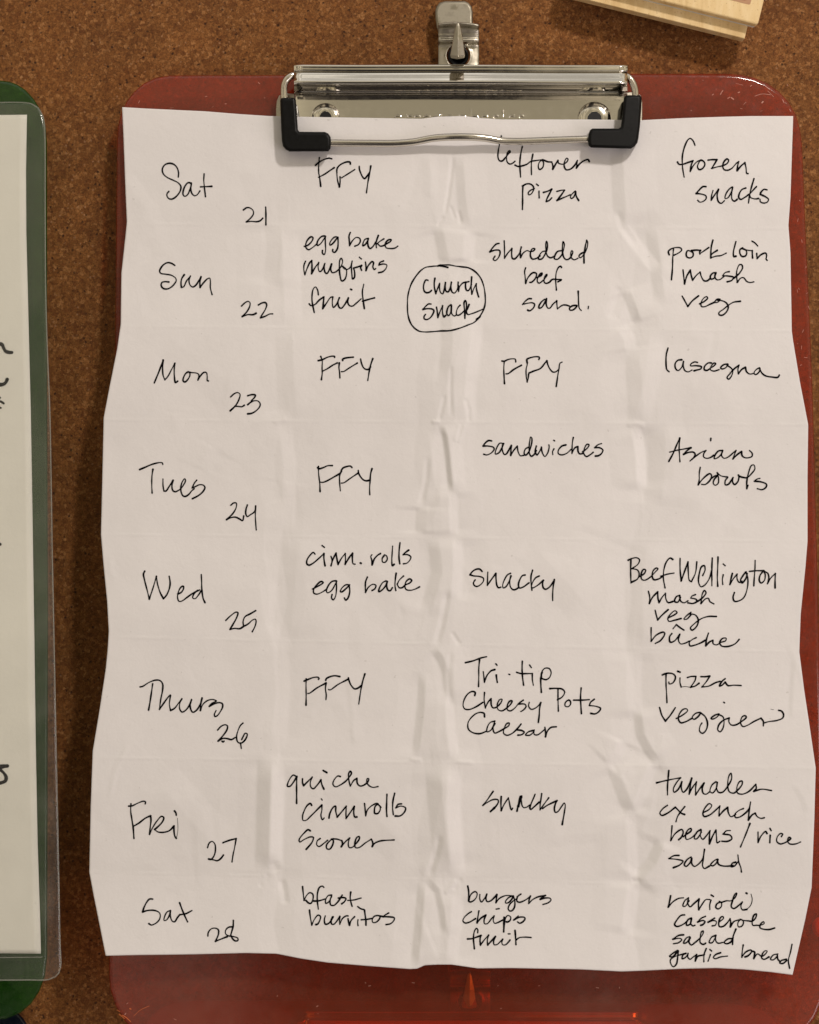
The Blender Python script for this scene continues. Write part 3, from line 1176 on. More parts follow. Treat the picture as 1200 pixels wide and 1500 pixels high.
500,110 495,150 510,185 540,185 580,140 610,80 605,40 590,60 580,130 592,180 625,192 660,165 690,125 690,100 670,105 650,150 655,190 690,200 740,180 795,125
795,125 798,155 780,178
780,178 840,162 915,172
@cx ench|955 1125 5.2174
120,285 85,310 62,345 75,362 120,345 180,300
180,300 200,320 225,345 250,355
252,295 220,335 195,375 185,410
395,340 440,315 458,285 440,272 410,300 390,345 400,370 440,360 490,320 520,290
520,290 515,325 515,365
515,365 545,330 580,300
580,300 585,340 605,372 640,355
700,310 665,325 635,355 640,378 670,375 720,340 745,310
755,260 745,320 738,398
738,398 765,360 790,345
790,345 805,370 835,385 860,380
@beans / rice|955 1125 5.2174
155,442 150,500 145,555
145,555 180,500 230,470 240,490 225,530 205,548
240,525 260,510 300,480 300,462 280,470 258,510 265,545 300,535 340,500
375,470 345,490 325,540 345,540 380,490
378,475 372,520 390,545 415,520 445,480
445,480 440,530 440,580
440,580 465,520 490,475
490,475 495,530 500,572 520,560
600,478 570,480 545,505
545,505 600,515 612,540 580,560 535,560
750,425 715,515 678,603
812,490 812,530 812,570
812,570 835,520 870,485 880,500
905,515 902,570
903,462 912,478
990,525 1000,505 985,500 960,525 955,560 980,580 1015,572 1045,555 1062,538 1048,530 1038,560 1055,580 1100,580 1138,565
@salad|955 1125 5.2174
208,668 170,670 130,692
130,692 200,700 238,712 215,740 165,762
300,680 270,700 248,740 262,752 295,720 305,690
305,690 305,730 325,752 350,740 385,700 403,625
403,622 395,690 388,745 400,768 440,750
500,695 475,710 450,740 465,748 495,725 505,700
500,700 510,735 540,748 580,750 620,745
640,720 615,728 605,755 630,750 660,715
658,665 665,720 680,760 685,795
@ravioli|970 1295 5.7143
72,98 62,150 52,192
52,192 90,150 140,120 180,115
220,115 190,140 175,185 195,185 225,140
222,115 215,160 235,190 265,165 310,125
310,125 305,170 308,215
308,215 335,170 368,130 400,130
410,135 400,170 400,213
412,92 430,103
490,150 460,165 450,195 470,208 495,190 498,160 480,145
495,155 540,140 575,140 610,115 625,75 610,85 590,140 580,190 600,205 640,180 672,150
672,150 660,185 672,215 710,212
#.5 710,212 740,180 755,130 745,85
704,75 711,79
@casserole|970 1295 5.7143
190,258 160,262 125,300 105,340 125,355 180,335 215,305
245,285 215,300 205,345 235,335 250,290
245,290 240,330 258,350 275,345
365,270 330,285 298,318
298,318 345,305 360,315 340,340 325,345
440,285 415,300 385,320
385,320 430,305 455,315 445,345 420,350
475,320 515,285 510,272 490,280 475,320 480,355 510,355 545,325 570,290
570,290 575,325 572,358
572,358 600,315 640,300
655,295 635,325 640,358 670,350 682,315 665,298 650,300
680,305 720,308 755,310 785,280 790,250 770,260 755,310 760,345 790,345 820,345 855,330 850,315 825,335 820,365 850,378 900,380 942,368
@salad|970 1295 5.7143
180,425 140,430 90,462
90,462 150,455 165,465 140,490 95,500
230,440 205,450 180,495 205,490 235,450
235,445 225,485 245,510 275,490 320,450 345,410 345,392 330,400 320,450 320,490 345,505 365,495
450,430 415,445 395,490 420,490 450,440
450,435 450,475 470,495 510,488
590,455 550,460 520,490 540,500 575,485 595,450
618,378 595,440 590,505
@garlic bread|970 1295 5.7143
130,555 90,580 62,605 90,608 125,570 135,560
135,560 130,620 120,670 95,692 75,670 70,635 100,610 160,590 200,580
200,580 175,595 168,625 195,615 220,580
218,580 215,610 235,630 255,615 290,590
290,590 280,620 278,645
278,645 300,605 340,595 355,590
370,540 352,590 350,650
405,590 395,620 385,645
400,548 415,560
490,575 450,590 430,615 445,625 490,610 548,603
680,510 672,560 668,612
668,612 700,570 745,552 750,565 720,600 695,610
750,560 775,570 772,600 768,625
768,620 800,585 835,605 870,580 880,560 860,560 838,590 835,620 855,630 895,610
970,585 930,595 908,630 930,635 965,605
965,595 970,630 990,650
1040,630 1000,640 985,660 1010,665 1045,640
1088,505 1075,570 1058,640 1068,705
"""

# ---------------------------------------------------------------- menu sheet
def interp(tab, t):
    if t <= tab[0][0]: 
        a, b = tab[0], tab[1]
    elif t >= tab[-1][0]:
        a, b = tab[-2], tab[-1]
    else:
        for i in range(len(tab) - 1):
            if tab[i][0] <= t <= tab[i + 1][0]:
                a, b = tab[i], tab[i + 1]; break
    return a[1] + (b[1] - a[1]) * (t - a[0]) / (b[0] - a[0])
LEFT = [(157,179),(200,181),(280,184),(325,186),(345,184),(400,178),(475,177),(510,172),(570,160),(612,152),(700,150),(783,148),(830,152),(880,157),(925,159.5),(950,158),(980,155),(1040,146),(1100,136),(1180,133),(1278,131),(1310,137),(1400,155)]
RIGHT = [(170,1162),(230,1160),(290,1158),(330,1155),(370,1158),(485,1160),(500,1162),(560,1172),(622,1184),(700,1183),(793,1183),(830,1180),(900,1173),(955,1171),(1010,1178),(1070,1187),(1125,1195),(1200,1193),(1300,1189),(1345,1180),(1428,1161)]
TOP = [(179,157),(215,159),(300,163),(350,167),(395,170),(440,171),(500,172),(560,173),(618,174),(640,171),(680,170),(705,173),(735,175),(860,175),(940,176),(1000,173),(1060,171),(1100,170),(1162,170)]
BOT = [(155,1400),(200,1399),(280,1398),(360,1396),(405,1397),(440,1404),(480,1410),(540,1415),(600,1419.5),(611,1419),(622,1414),(640,1413),(662,1413),(700,1418.5),(750,1418),(850,1420),(910,1423),(940,1422),(1000,1419),(1050,1418),(1090,1420),(1130,1424),(1161,1428)]
FOLDS = [(328,335),(478,485),(615,622),(783,793),(933,955),(1110,1125),(1278,1300)]
# height (mm off the board) at top edge, each fold, bottom edge
FH = [2.6, 2.8, 3.9, 4.1, 4.5, 6.0, 7.3, 7.1, 9.4]
VX = [(130,2.6),(290,1.1),(385,.9),(412,.35),(440,.9),(560,1.1),(615,1.35),(640,2.2),(668,2.3),(700,1.45),(780,1.1),(890,1.0),(926,.25),(962,1.0),(1060,1.3),(1190,3.2)]
# wrinkles: (kind, amplitude mm, width px, points)   r = ridge, s = step
CR = [
 ('r',-.34,3.0,[(664,225),(660,262),(656,290),(651,318)]), ('r',.20,8,[(629,228),(631,262),(630,292)]),
 ('s',.40,7,[(672,230),(676,290),(682,335)]), ('r',-.26,2.6,[(650,316),(641,332)]), ('r',-.22,2.2,[(659,300),(667,322)]),
 ('r',-.28,2.6,[(671,308),(676,328)]), ('s',.50,8,[(640,334),(645,352),(652,390)]), ('s',-.5,9,[(690,338),(688,352),(686,385)]),
 ('s',.45,9,[(650,400),(655,500),(650,560)]), ('s',-.45,9,[(700,470),(690,560),(688,618)]),
 ('r',-.30,3,[(661,533),(660,575),(661,612)]), ('r',-.30,3,[(652,578),(647,600),(643,617)]), ('r',-.26,3,[(682,583),(687,602),(687,620)]),
 ('r',.28,3,[(632,618),(645,618)]), ('s',.7,4,[(646,622),(652,640),(656,670),(661,722)]), ('r',.22,3,[(673,620),(666,648)]),
 ('r',.22,3,[(682,620),(672,650)]), ('r',-.30,4,[(627,668),(624,705),(616,742)]), ('s',-.5,7,[(665,720),(664,750),(666,785)]),
 ('s',.5,8,[(617,742),(616,783)]), ('s',-.6,8,[(670,788),(672,830),(668,880)]), ('s',.5,9,[(635,790),(640,840),(622,900)]),
 ('r',-.42,4.5,[(656,862),(652,890),(646,920),(638,945)]), ('r',-.25,3,[(661,925),(674,945)]), ('s',.5,6,[(633,950),(645,965),(653,985),(656,1022)]),
 ('r',-.28,4,[(661,950),(658,980),(660,1040)]), ('s',.45,6,[(619,985),(616,1040),(608,1110)]), ('s',-.5,7,[(658,1020),(661,1070),(667,1112)]),
 ('r',.24,3,[(600,1112),(618,1114)]), ('r',.24,3,[(666,1115),(694,1117)]), ('s',-.9,11,[(668,1120),(664,1180),(672,1285)]),
 ('s',.6,12,[(634,1130),(640,1200),(648,1270)]), ('r',-.42,5,[(645,1222),(638,1255),(628,1284)]), ('s',.5,5,[(625,1288),(640,1305),(646,1330),(651,1370)]),
 ('r',.30,3,[(668,1288),(660,1300),(651,1310)]), ('r',-.26,3,[(676,1286),(664,1304)]), ('s',.6,6,[(618,1292),(614,1340),(607,1418)]), ('s',-.5,9,[(672,1310),(668,1360),(662,1414)]),
 # right fold
 ('s',.55,10,[(903,215),(905,270),(909,328)]), ('r',-.30,5,[(904,308),(911,332),(932,360)]), ('s',-.55,9,[(912,330),(935,362),(964,398)]),
 ('s',.45,9,[(953,332),(960,385),(967,448)]), ('r',-.34,8,[(909,418),(902,445),(894,468)]), ('s',.6,7,[(916,425),(925,448),(935,475)]),
 ('s',-.45,9,[(910,476),(922,495),(925,515)]), ('s',.4,12,[(925,515),(930,570),(932,622)]), ('s',-.4,12,[(965,480),(955,560),(940,620)]),
 ('r',.25,4,[(918,624),(931,620),(945,624)]), ('s',-.75,8,[(931,624),(938,660),(941,718)]), ('s',.45,14,[(962,625),(962,680),(955,740)]),
 ('s',.4,14,[(935,795),(928,860),(930,950)]), ('s',-.45,12,[(930,955),(928,1010),(932,1050)]), ('s',.6,7,[(933,1040),(938,1078),(950,1100),(963,1118)]),
 ('s',-.5,8,[(914,1085),(905,1105),(889,1121)]), ('s',.55,9,[(896,1122),(910,1160),(924,1192)]), ('s',-.5,8,[(959,1116),(945,1150),(930,1190)]),
 ('s',-.45,8,[(924,1192),(926,1240),(928,1288)]), ('s',.7,8,[(969,1230),(955,1262),(931,1289)]), ('r',-.3,4,[(925,1290),(938,1290)]),
 ('s',-.6,10,[(929,1292),(924,1330),(918,1370)]),
 # left fold
 ('s',-.55,14,[(425,335),(428,400),(430,478)]), ('s',.45,12,[(398,325),(402,360),(396,420)]), ('s',.35,14,[(415,480),(418,560),(422,615)]),
 ('s',-.35,10,[(418,618),(424,680),(424,780)]), ('r',.18,4,[(400,620),(420,612)]), ('s',-.3,14,[(392,840),(398,900),(420,960)]),
 ('s',.35,14,[(424,790),(420,850),(412,935)]), ('s',-.35,12,[(410,940),(415,1010),(408,1100)]), ('s',.75,11,[(388,1105),(386,1180),(384,1275)]),
 ('s',-.75,10,[(408,1120),(406,1200),(404,1272)]), ('r',-.3,6,[(400,1262),(407,1277)]), ('r',-.38,5,[(412,1287),(416,1305),(418,1325)]),
 ('r',-.2,4,[(395,1280),(380,1300)]),
 # faint diagonal pulls on the panels
 ('s',.30,18,[(760,800),(850,900)]), ('s',-.25,20,[(240,1130),(350,1250)]), ('s',.2,18,[(230,500),(350,600)]), ('s',-.2,18,[(1000,700),(1120,780)]),
 ('s',.25,18,[(480,1150),(590,1260)]), ('s',.2,16,[(500,810),(600,920)]), ('s',-.22,16,[(1000,1310),(1130,1400)]), ('s',.22,16,[(720,520),(820,470)]),
]
def paper_h(X, Y):
    """paper height above the board face in mm at photo pixels X, Y (numpy arrays)"""
    X = np.asarray(X, float); Y = np.asarray(Y, float)
    u = (X - 155) / 1010.0
    ft = [157 + (170 - 157) * u] + [a + (b - a) * u for a, b in FOLDS] + [1400 + 28 * u]
    H = np.zeros_like(X)
    for i in range(len(ft) - 1):
        m = (Y >= ft[i]) & (Y < ft[i + 1]) if 0 < i < len(ft) - 2 else ((Y < ft[1]) if i == 0 else (Y >= ft[i]))
        t = (Y - ft[i]) / (ft[i + 1] - ft[i])
        bow = -.28 * 4 * t * (1 - t) * (1 if i % 2 else -1)
        H = np.where(m, FH[i] + (FH[i + 1] - FH[i]) * t + bow, H)
    vx = np.interp(X + 6 * np.sin(Y * .0185 + X * .004) + 4 * np.sin(Y * .047 + 1), [a for a, b in VX], [b for a, b in VX])
    vx = 1 + (vx - 1) * (.50 + .28 * np.sin(Y * .0123 + X * .01))
    g = np.clip((Y - 215) / 260, 0, 1)
    H = H + (vx - 1.0) * g
    for (k, amp, w, pts) in CR:
        pts = np.array(pts, float)
        lo = pts.min(0) - 6 * w; hi = pts.max(0) + 6 * w
        msk = (X > lo[0]) & (X < hi[0]) & (Y > lo[1]) & (Y < hi[1])
        if not msk.any(): continue
        x = X[msk]; y = Y[msk]
        best = np.full(x.shape, 1e9); sd = np.zeros(x.shape); tt = np.zeros(x.shape)
        seg = np.linalg.norm(np.diff(pts, axis=0), axis=1); tot = seg.sum(); acc = 0
        for i in range(len(pts) - 1):
            a, b = pts[i], pts[i + 1]; dxy = b - a; l2 = dxy @ dxy
            t = np.clip(((x - a[0]) * dxy[0] + (y - a[1]) * dxy[1]) / l2, 0, 1)
            ex = x - (a[0] + t * dxy[0]); ey = y - (a[1] + t * dxy[1])
            dd = np.hypot(ex, ey)
            s = np.sign(dxy[1] * ex - dxy[0] * ey)
            m = dd < best
            best = np.where(m, dd, best); sd = np.where(m, s, sd); tt = np.where(m, (acc + t * seg[i]) / tot, tt)
            acc += seg[i]
        env = np.clip(np.minimum(tt, 1 - tt) * 5 + .15, 0, 1)
        env = env * env * (3 - 2 * env)
        q = best / (w * 1.1)
        if k == 'r': f = np.clip(1 - q * .75, 0, 1)
        else: f = .8 * np.clip(sd * q * 1.2, -1, 1) * np.clip(1.25 - q / 4.2, 0, 1)
        H[msk] += 1.02 * amp * f * env
    # soft cockling
    H += .10 * np.sin(X * .021 + Y * .009) * np.sin(Y * .017 - X * .006) * g
    H += .05 * np.sin(X * .047 - Y * .031 + 1.3) * np.sin(Y * .039 + X * .022) * g
    # thin pressed crease along each fold
    for a, b in FOLDS:
        fy = a + (b - a) * u
        H += .085 * np.clip(1 - np.abs(Y - fy) / 2.6, 0, 1) * (.6 + .4 * np.sin(X * .05 + a))
    return np.maximum(H, 1.6)

_rc = random.Random(11)
for _i in range(95):
    _x = _rc.uniform(150, 1180); _y = _rc.uniform(260, 1400); _l = _rc.uniform(25, 120)
    _a = _rc.choice([_rc.uniform(1.1, 2.0), _rc.uniform(1.1, 2.0), _rc.uniform(0, 3.14)])
    _q = _rc.uniform(-9, 9)
    _dx, _dy = math.cos(_a) * _l / 2, math.sin(_a) * _l / 2
    CR.append((_rc.choice('rss'), _rc.choice((-1, 1)) * _rc.uniform(.035, .13), _rc.uniform(3, 14),
               [(_x - _dx, _y - _dy), (_x + _q, _y + _q * .3), (_x + _dx, _y + _dy)]))

def red_np(X, Y, H):
    q = (750 - Y) * S
    d = (RED.d0 + RED.k * RED.z0 - RED.k * q) / (1 - RED.k * q / DC) + H * .001
    f = S * (DC - d) / DC
    return np.stack([(X - 600) * f, -d, (750 - Y) * f], -1)

def grid_mesh(name, co, nu, nv, mat, parent=None):
    me = bpy.data.meshes.new(name)
    me.vertices.add(nu * nv); me.vertices.foreach_set("co", co.reshape(-1).astype(np.float32))
    i = np.arange((nv - 1) * (nu - 1)); r = i // (nu - 1); c = i % (nu - 1)
    a = r * nu + c
    lo = np.stack([a, a + nu, a + nu + 1, a + 1], -1).reshape(-1)
    me.loops.add(len(lo)); me.loops.foreach_set("vertex_index", lo.astype(np.int32))
    me.polygons.add(len(i))
    me.polygons.foreach_set("loop_start", (np.arange(len(i)) * 4).astype(np.int32))
    me.polygons.foreach_set("use_smooth", np.ones(len(i), bool))
    me.update(calc_edges=True)
    me.materials.append(mat)
    o = bpy.data.objects.new(name, me); sc.collection.objects.link(o)
    if parent:
        o.parent = parent; o.matrix_parent_inverse = parent.matrix_world.inverted()
    return o

menu = thing("menu_sheet", "creased white sheet with a handwritten week of meals, held by the red clipboard", "paper", RED(655, 1410, 3))
nu, nv = 540, 660
U, V = np.meshgrid(np.linspace(0, 1, nu), np.linspace(0, 1, nv))
XX = 170 + U * 1000
for _ in range(4):
    YT = np.interp(XX, [a for a, b in TOP], [b for a, b in TOP])
    YB = np.interp(XX, [a for a, b in BOT], [b for a, b in BOT])
    YY = YT * (1 - V) + YB * V
    XL = np.interp(YY, [a for a, b in LEFT], [b for a, b in LEFT]); XR = np.interp(YY, [a for a, b in RIGHT], [b for a, b in RIGHT])
    XX = XL * (1 - U) + XR * U
sheet = grid_mesh("sheet", red_np(XX, YY, paper_h(XX, YY)), nu, nv, M_paper, menu)
sol = sheet.modifiers.new("thickness", 'SOLIDIFY'); sol.thickness = .00011; sol.offset = -1

def ribbon(strokes, width, height_fn, lift):
    """strokes: list of (px point list, width factor) -> verts, faces of flat pen lines following the sheet"""
    V_, F_ = [], []
    for si, (pts, wf) in enumerate(strokes):
        c = np.array(crom(pts, .9))
        if len(c) < 2: continue
        t = np.gradient(c, axis=0); ln = np.hypot(t[:, 0], t[:, 1]); ln[ln == 0] = 1; t /= ln[:, None]
        nrm = np.stack([-t[:, 1], t[:, 0]], -1)
        n = len(c); k = np.arange(n)
        w = width * wf * .5 * (.97 + .13 * np.sin(k * .31 + si * 2.1) + .15 * np.sin(k * .093 + si * 1.7 + len(strokes)))
        slow = np.minimum(k, n - 1 - k)
        w = w * (1 + .16 * np.exp(-slow / 2.5))
        L_ = c + nrm * w[:, None]; R_ = c - nrm * w[:, None]
        pl = [tuple(p) for p in np.concatenate([L_, R_])]
        b = len(V_); V_ += pl
        for i in range(n - 1): F_.append((b + i, b + i + 1, b + n + i + 1, b + n + i))
        for e, sgn in ((0, -1), (n - 1, 1)):
            b2 = len(V_); m = 6
            a0 = math.atan2(nrm[e, 1], nrm[e, 0])
            for q in range(m + 1):
                a = a0 - sgn * math.pi * q / m
                V_.append((c[e, 0] + math.cos(a) * w[e], c[e, 1] + math.sin(a) * w[e]))
            F_.append(tuple(range(b2, b2 + m + 1)))
    A = np.array(V_)
    return A, F_

def parse_ink(txt):
    out = []
    for ln in txt.strip().splitlines():
        if ln[0] == '@':
            lab, tr = ln[1:].split('|'); x0, y0, s = map(float, tr.split())
            out.append((lab, [])); continue
        wf = 1.0
        if ln[0] == '#':
            a, ln = ln.split(' ', 1); wf = float(a[1:])
        pts = [tuple(map(float, p.split(','))) for p in ln.split()]
        out[-1][1].append(([(x0 + x / s, y0 + y / s) for x, y in pts], wf))
    return out

for lab, strokes in parse_ink(INK):
    A, F = ribbon(strokes, 2.2, None, 0)
    co = red_np(A[:, 0], A[:, 1], paper_h(A[:, 0], A[:, 1]) + .09)
    o = link_mesh("handwriting", co, F, M_ink, menu)
    o['label'] = ("black pen handwriting reading \"%s\"" % lab) if not lab.startswith('a hand') else "black pen ring drawn round church snack"

# ---------------------------------------------------------------- clipboards
M_dark = mat_simple("hole_shade_black", (.004, .004, .005), .5, 0, .3)  # flat black for the shade painted into rivet and tab holes
RED_OUT = ([(160, 1560), (160, 1430), (162, 1200), (165, 900), (168, 600), (170.5, 300), (171.5, 205)] +
           [(173, 185), (178, 165), (186, 148), (197, 134), (211, 122), (228, 114), (248, 110.5)] +
           [(420, 110), (700, 109), (930, 108), (1062, 108)] +
           [(1085, 109.5), (1105, 114), (1124, 122), (1141, 134), (1155, 149), (1166, 168), (1172, 190), (1175, 212)] +
           [(1180, 335), (1185.5, 450), (1190, 560), (1194, 700), (1198, 850), (1202, 1000), (1207, 1250), (1209.5, 1400), (1209, 1440)] +
           [(1204, 1468), (1194, 1492), (1178, 1512), (1158, 1527), (1130, 1536)] +
           [(640, 1538), (250, 1538), (225, 1530), (203, 1516), (184, 1497), (170, 1474), (162, 1450)])
RED_OUT = RED_OUT[1:]

def chain(pts, n=4):
    c = crom([(x, y) for x, y in pts], 6)
    return c

def clip_parts(PL, dx, dy, root, full=True):
    def F(px, py, h=0): return PL(px + dx, py + dy, h)
    # flat plate under the sheet
    plate = slab("clip_plate", [(433, 137), (916, 135), (916, 232), (433, 234)], F, 1.3, .05, .12, M_chrome, root)
    # side ears of the plate
    slab("plate_ear", [(404.5, 160), (405.5, 148), (409, 140), (415, 137), (432, 137), (432, 236), (404.5, 236)], F, 1.0, .05, .25, M_steel, root)
    slab("plate_ear", [(917, 135), (932, 135), (939, 140), (941, 150), (941, 236), (917, 234)], F, 1.0, .05, .25, M_steel, root)
    # rolled spring bar: profile of (py, height mm)
    prof = [(139, 1.6), (137.6, 1.7), (136.6, 2.0), (136.0, 2.6), (135.2, 3.0), (133.6, 3.2), (131.5, 3.7), (128, 4.8), (125.6, 5.7), (124.2, 6.6), (123.2, 7.6),
            (122.3, 8.0), (121.0, 8.25), (119.0, 8.15), (116, 7.8), (112, 7.45), (109, 7.15), (107.2, 6.8), (106.2, 6.3), (105.4, 6.2),
            (104.8, 6.7), (103.8, 7.0), (100, 7.1), (97.2, 7.2), (96.2, 7.1), (95.8, 6.4), (95.9, 3.4), (98, 1.0)]
    prof = [(float(a), float(b)) for a, b in crom(prof, .8)]
    n = 40
    verts, faces = [], []
    for (py, h) in prof:
        for i in range(n + 1):
            t = i / n
            x = 431 + (919 - 431) * t
            verts.append(F(x, py + .6 * t - .4 + .25 * math.sin(t * 9), h + .05 * math.sin(t * 14)))
    for r in range(len(prof) - 1):
        for i in range(n):
            faces.append((r * (n + 1) + i, r * (n + 1) + i + 1, (r + 1) * (n + 1) + i + 1, (r + 1) * (n + 1) + i))
    bar = link_mesh("spring_bar", verts, faces, M_chrome, root, smooth=True)
    so = bar.modifiers.new("sheet", 'SOLIDIFY'); so.thickness = .0005; so.offset = 0
    # rivets
    for cx, cy, R in ((477, 172, 21), (871, 174, 25)):
        vs, fs = [], []
        pr = [(1.0, 1.32), (.95, 1.6), (.86, 1.85), (.72, 2.05), (.56, 2.18), (.44, 2.2), (.38, 2.12), (.34, 1.9), (.30, 1.5), (.0, 1.45)]
        m = 32
        for (r, h) in pr:
            for k in range(m):
                a = 2 * math.pi * k / m
                vs.append(F(cx + R * r * math.cos(a), cy + R * r * math.sin(a), h))
        for r in range(len(pr) - 1):
            for k in range(m):
                fs.append((r * m + k, r * m + (k + 1) % m, (r + 1) * m + (k + 1) % m, (r + 1) * m + k))
        rv = link_mesh("rivet", vs, fs, M_chrome, plate, smooth=True); fix_normals(rv)
        slab("rivet_hole_shade", [(cx + R * .42 * math.cos(q * .3927), cy + R * .42 * math.sin(q * .3927)) for q in range(16)], F, 2.2, 2.0, .02, M_dark, rv, rings=1)  # black disc paints the shade inside the rivet's hole
    # wire jaw
    path = [(440, 112, 4.5), (433, 110, 5.5), (427, 111.5, 6.2), (420, 117, 6.2), (416.5, 126, 6), (416, 140, 5.6), (418, 165, 5.0), (421, 195, 4.3), (424, 204, 4.0),
            (432, 208.5, 3.9), (450, 209.5, 4.9), (484, 209.5, 5.1), (540, 210, 5.2), (580, 210, 5.2), (605, 208, 5.4), (635, 202.5, 6.2), (660, 200.8, 6.7), (690, 200.8, 6.7),
            (712, 202.5, 6.1), (735, 206.5, 5.4), (760, 207.2, 5.2), (810, 205.5, 5.1), (862, 203.8, 5.0), (900, 203, 4.6), (915, 202, 3.9), (922, 197, 4.0), (925, 188, 4.3), (928, 165, 5.0),
            (930.5, 145, 5.6), (930.5, 133, 6), (927, 122, 6.2), (921, 114, 6.2), (914, 111, 5.5), (906, 112, 4.5)]
    pp = crom(path, 2.5)
    wire = tube("jaw_wire", [F(*p) for p in pp], .00112, M_wire, root)
    # rubber corner grips
    tipL = [(410.5, 147), (412, 143.8), (416, 143), (430, 143), (433.6, 146), (435.5, 173), (436.6, 190.5), (439, 193), (476, 193.3), (481, 195.5), (484.6, 201),
            (485, 210), (484.2, 218), (481, 221.8), (424, 222), (418.5, 219), (414.5, 214), (413, 207), (412, 190)]
    tipR = [(914, 143), (917.5, 139.5), (937, 139.2), (940.2, 142.5), (939.6, 160), (937.6, 185), (935.2, 204), (933.8, 209.5), (929.5, 214.5), (924, 218), (866, 216.3), (862.4, 213.5),
            (861.4, 208), (862, 198), (864, 191), (868, 188.2), (906, 188.2), (909.6, 186), (911, 175), (912.6, 158)]
    for tp in (tipL, tipR):
        slab("corner_grip", tp, F, 8.0, 2.9, 1.0, M_rubber, wire, rings=4)
    # hanging tab above the bar
    tab = []
    px0, px1 = 642, 702
    tp = [(97, 3.2), (92, 3.2), (84, 3.3), (75, 3.4), (68, 3.6), (65.5, 3.9), (63, 5.0), (60.5, 5.9), (58, 6.2), (56, 6.0), (54.5, 5.7), (53, 6.0), (51, 6.3), (49.6, 6.2),
          (47, 6.6), (43, 7.2), (39.5, 8.6), (37, 9.4)]
    tp = [(float(a), float(b)) for a, b in crom(tp, 1.2)]
    cx, cy, rr = 671.5, 81.5, 17.5
    ncol = 44
    verts, faces, idx = [], [], {}
    for r, (py, h) in enumerate(tp):
        for i in range(ncol + 1):
            t = i / ncol
            x = px0 + (px1 - px0) * t
            yy = py
            if py < 50:      # arched lip of the tab
                e = abs(t - .5) * 2
                yy = py + (1 - math.cos(t * 2 * math.pi)) * 0 - (50 - py) * .22 * math.cos((t - .42) * math.pi)
            side = .55 * (abs(t - .5) * 2) ** 8
            dxh = x - cx; dyh = yy - cy; dist = math.hypot(dxh, dyh)
            if dist < rr and dist > rr - 1.9 and py > 60:
                x = cx + dxh / dist * rr; yy = cy + dyh / dist * rr
            verts.append(F(x, yy, h - side + (.35 * math.exp(-((dist - rr) / 3) ** 2) if py > 60 else 0)))
            idx[r, i] = dist
    for r in range(len(tp) - 1):
        for i in range(ncol):
            ds = [idx[r, i], idx[r, i + 1], idx[r + 1, i], idx[r + 1, i + 1]]
            if tp[r][0] > 60 and min(ds) < rr - 1.9: continue
            faces.append((r * (ncol + 1) + i, r * (ncol + 1) + i + 1, (r + 1) * (ncol + 1) + i + 1, (r + 1) * (ncol + 1) + i))
    tb = link_mesh("hanging_tab", verts, faces, M_steel, root, smooth=True)
    so = tb.modifiers.new("sheet", 'SOLIDIFY'); so.thickness = .0006; so.offset = -1
    return plate

def hook(dx, dy, dref, label):
    """wall hook: a rounded back plate on the cork and a faceted point standing out through the tab's hole"""
    def F(px, py, h=0): return P(px + dx, py + dy, dref + h * .001)
    t = thing("wall_hook", label, "hook", F(670, 60, 0), "steel hooks the clipboards hang from")
    out = [(645, 70), (643, 50), (639.5, 40), (637.5, 26), (637.5, 16), (639.5, 9), (644, 3.8), (651, 1.6), (672, 1.2), (681, 1.6), (687, 4.4), (691, 10), (692.8, 18), (693, 34), (694, 50), (694, 70)]
    slab("back_plate", out, F, 5.0, 0.2, .9, M_hookplate, t, rings=4)
    # post and faceted point
    m = 6
    cen = [(670.5, 85, 16.5, 11.5), (670.5, 81, 18.6, 12.6), (671, 58, 20.6, 8.4), (671, 37, 22.0, 3.6), (671, 33.5, 22.2, 1.6)]
    vs, fs = [], []
    for (x, y, h, r) in cen:
        for k in range(m):
            a = 2 * math.pi * k / m + math.pi / 2
            # cross-section lies roughly horizontal: x across, h towards the viewer
            vs.append(F(x + math.cos(a) * r, y + (.16 * r if abs(math.sin(a)) > .9 and math.sin(a) > 0 else 0), h + math.sin(a) * r * .21))
    for i in range(len(cen) - 1):
        for k in range(m):
            fs.append((i * m + k, i * m + (k + 1) % m, (i + 1) * m + (k + 1) % m, (i + 1) * m + k))
    fs.append(tuple(range(m))); fs.append(tuple(range((len(cen) - 1) * m, len(cen) * m)))
    o = link_mesh("point", vs, fs, M_steel, t); fix_normals(o)
    b = o.modifiers.new("edge", 'BEVEL'); b.width = .0002; b.segments = 2
    # black cup behind the point, painting the shade in the tab's hole
    vs, fs = [], []
    for (r, h) in ((15.5, 6.4), (14.5, 6.9), (12.5, 6.9), (11.5, 6.2), (10, 3)):
        for k in range(24):
            a = 2 * math.pi * k / 24
            vs.append(F(671.5 + r * math.cos(a), 82 + r * math.sin(a), h))
    for i in range(4):
        for k in range(24):
            fs.append((i * 24 + k, i * 24 + (k + 1) % 24, (i + 1) * 24 + (k + 1) % 24, (i + 1) * 24 + k))
    fs.append(tuple(range(96, 120)))
    o = link_mesh("tab_hole_shade", vs, fs, M_dark, t, smooth=True); fix_normals(o)
    return t

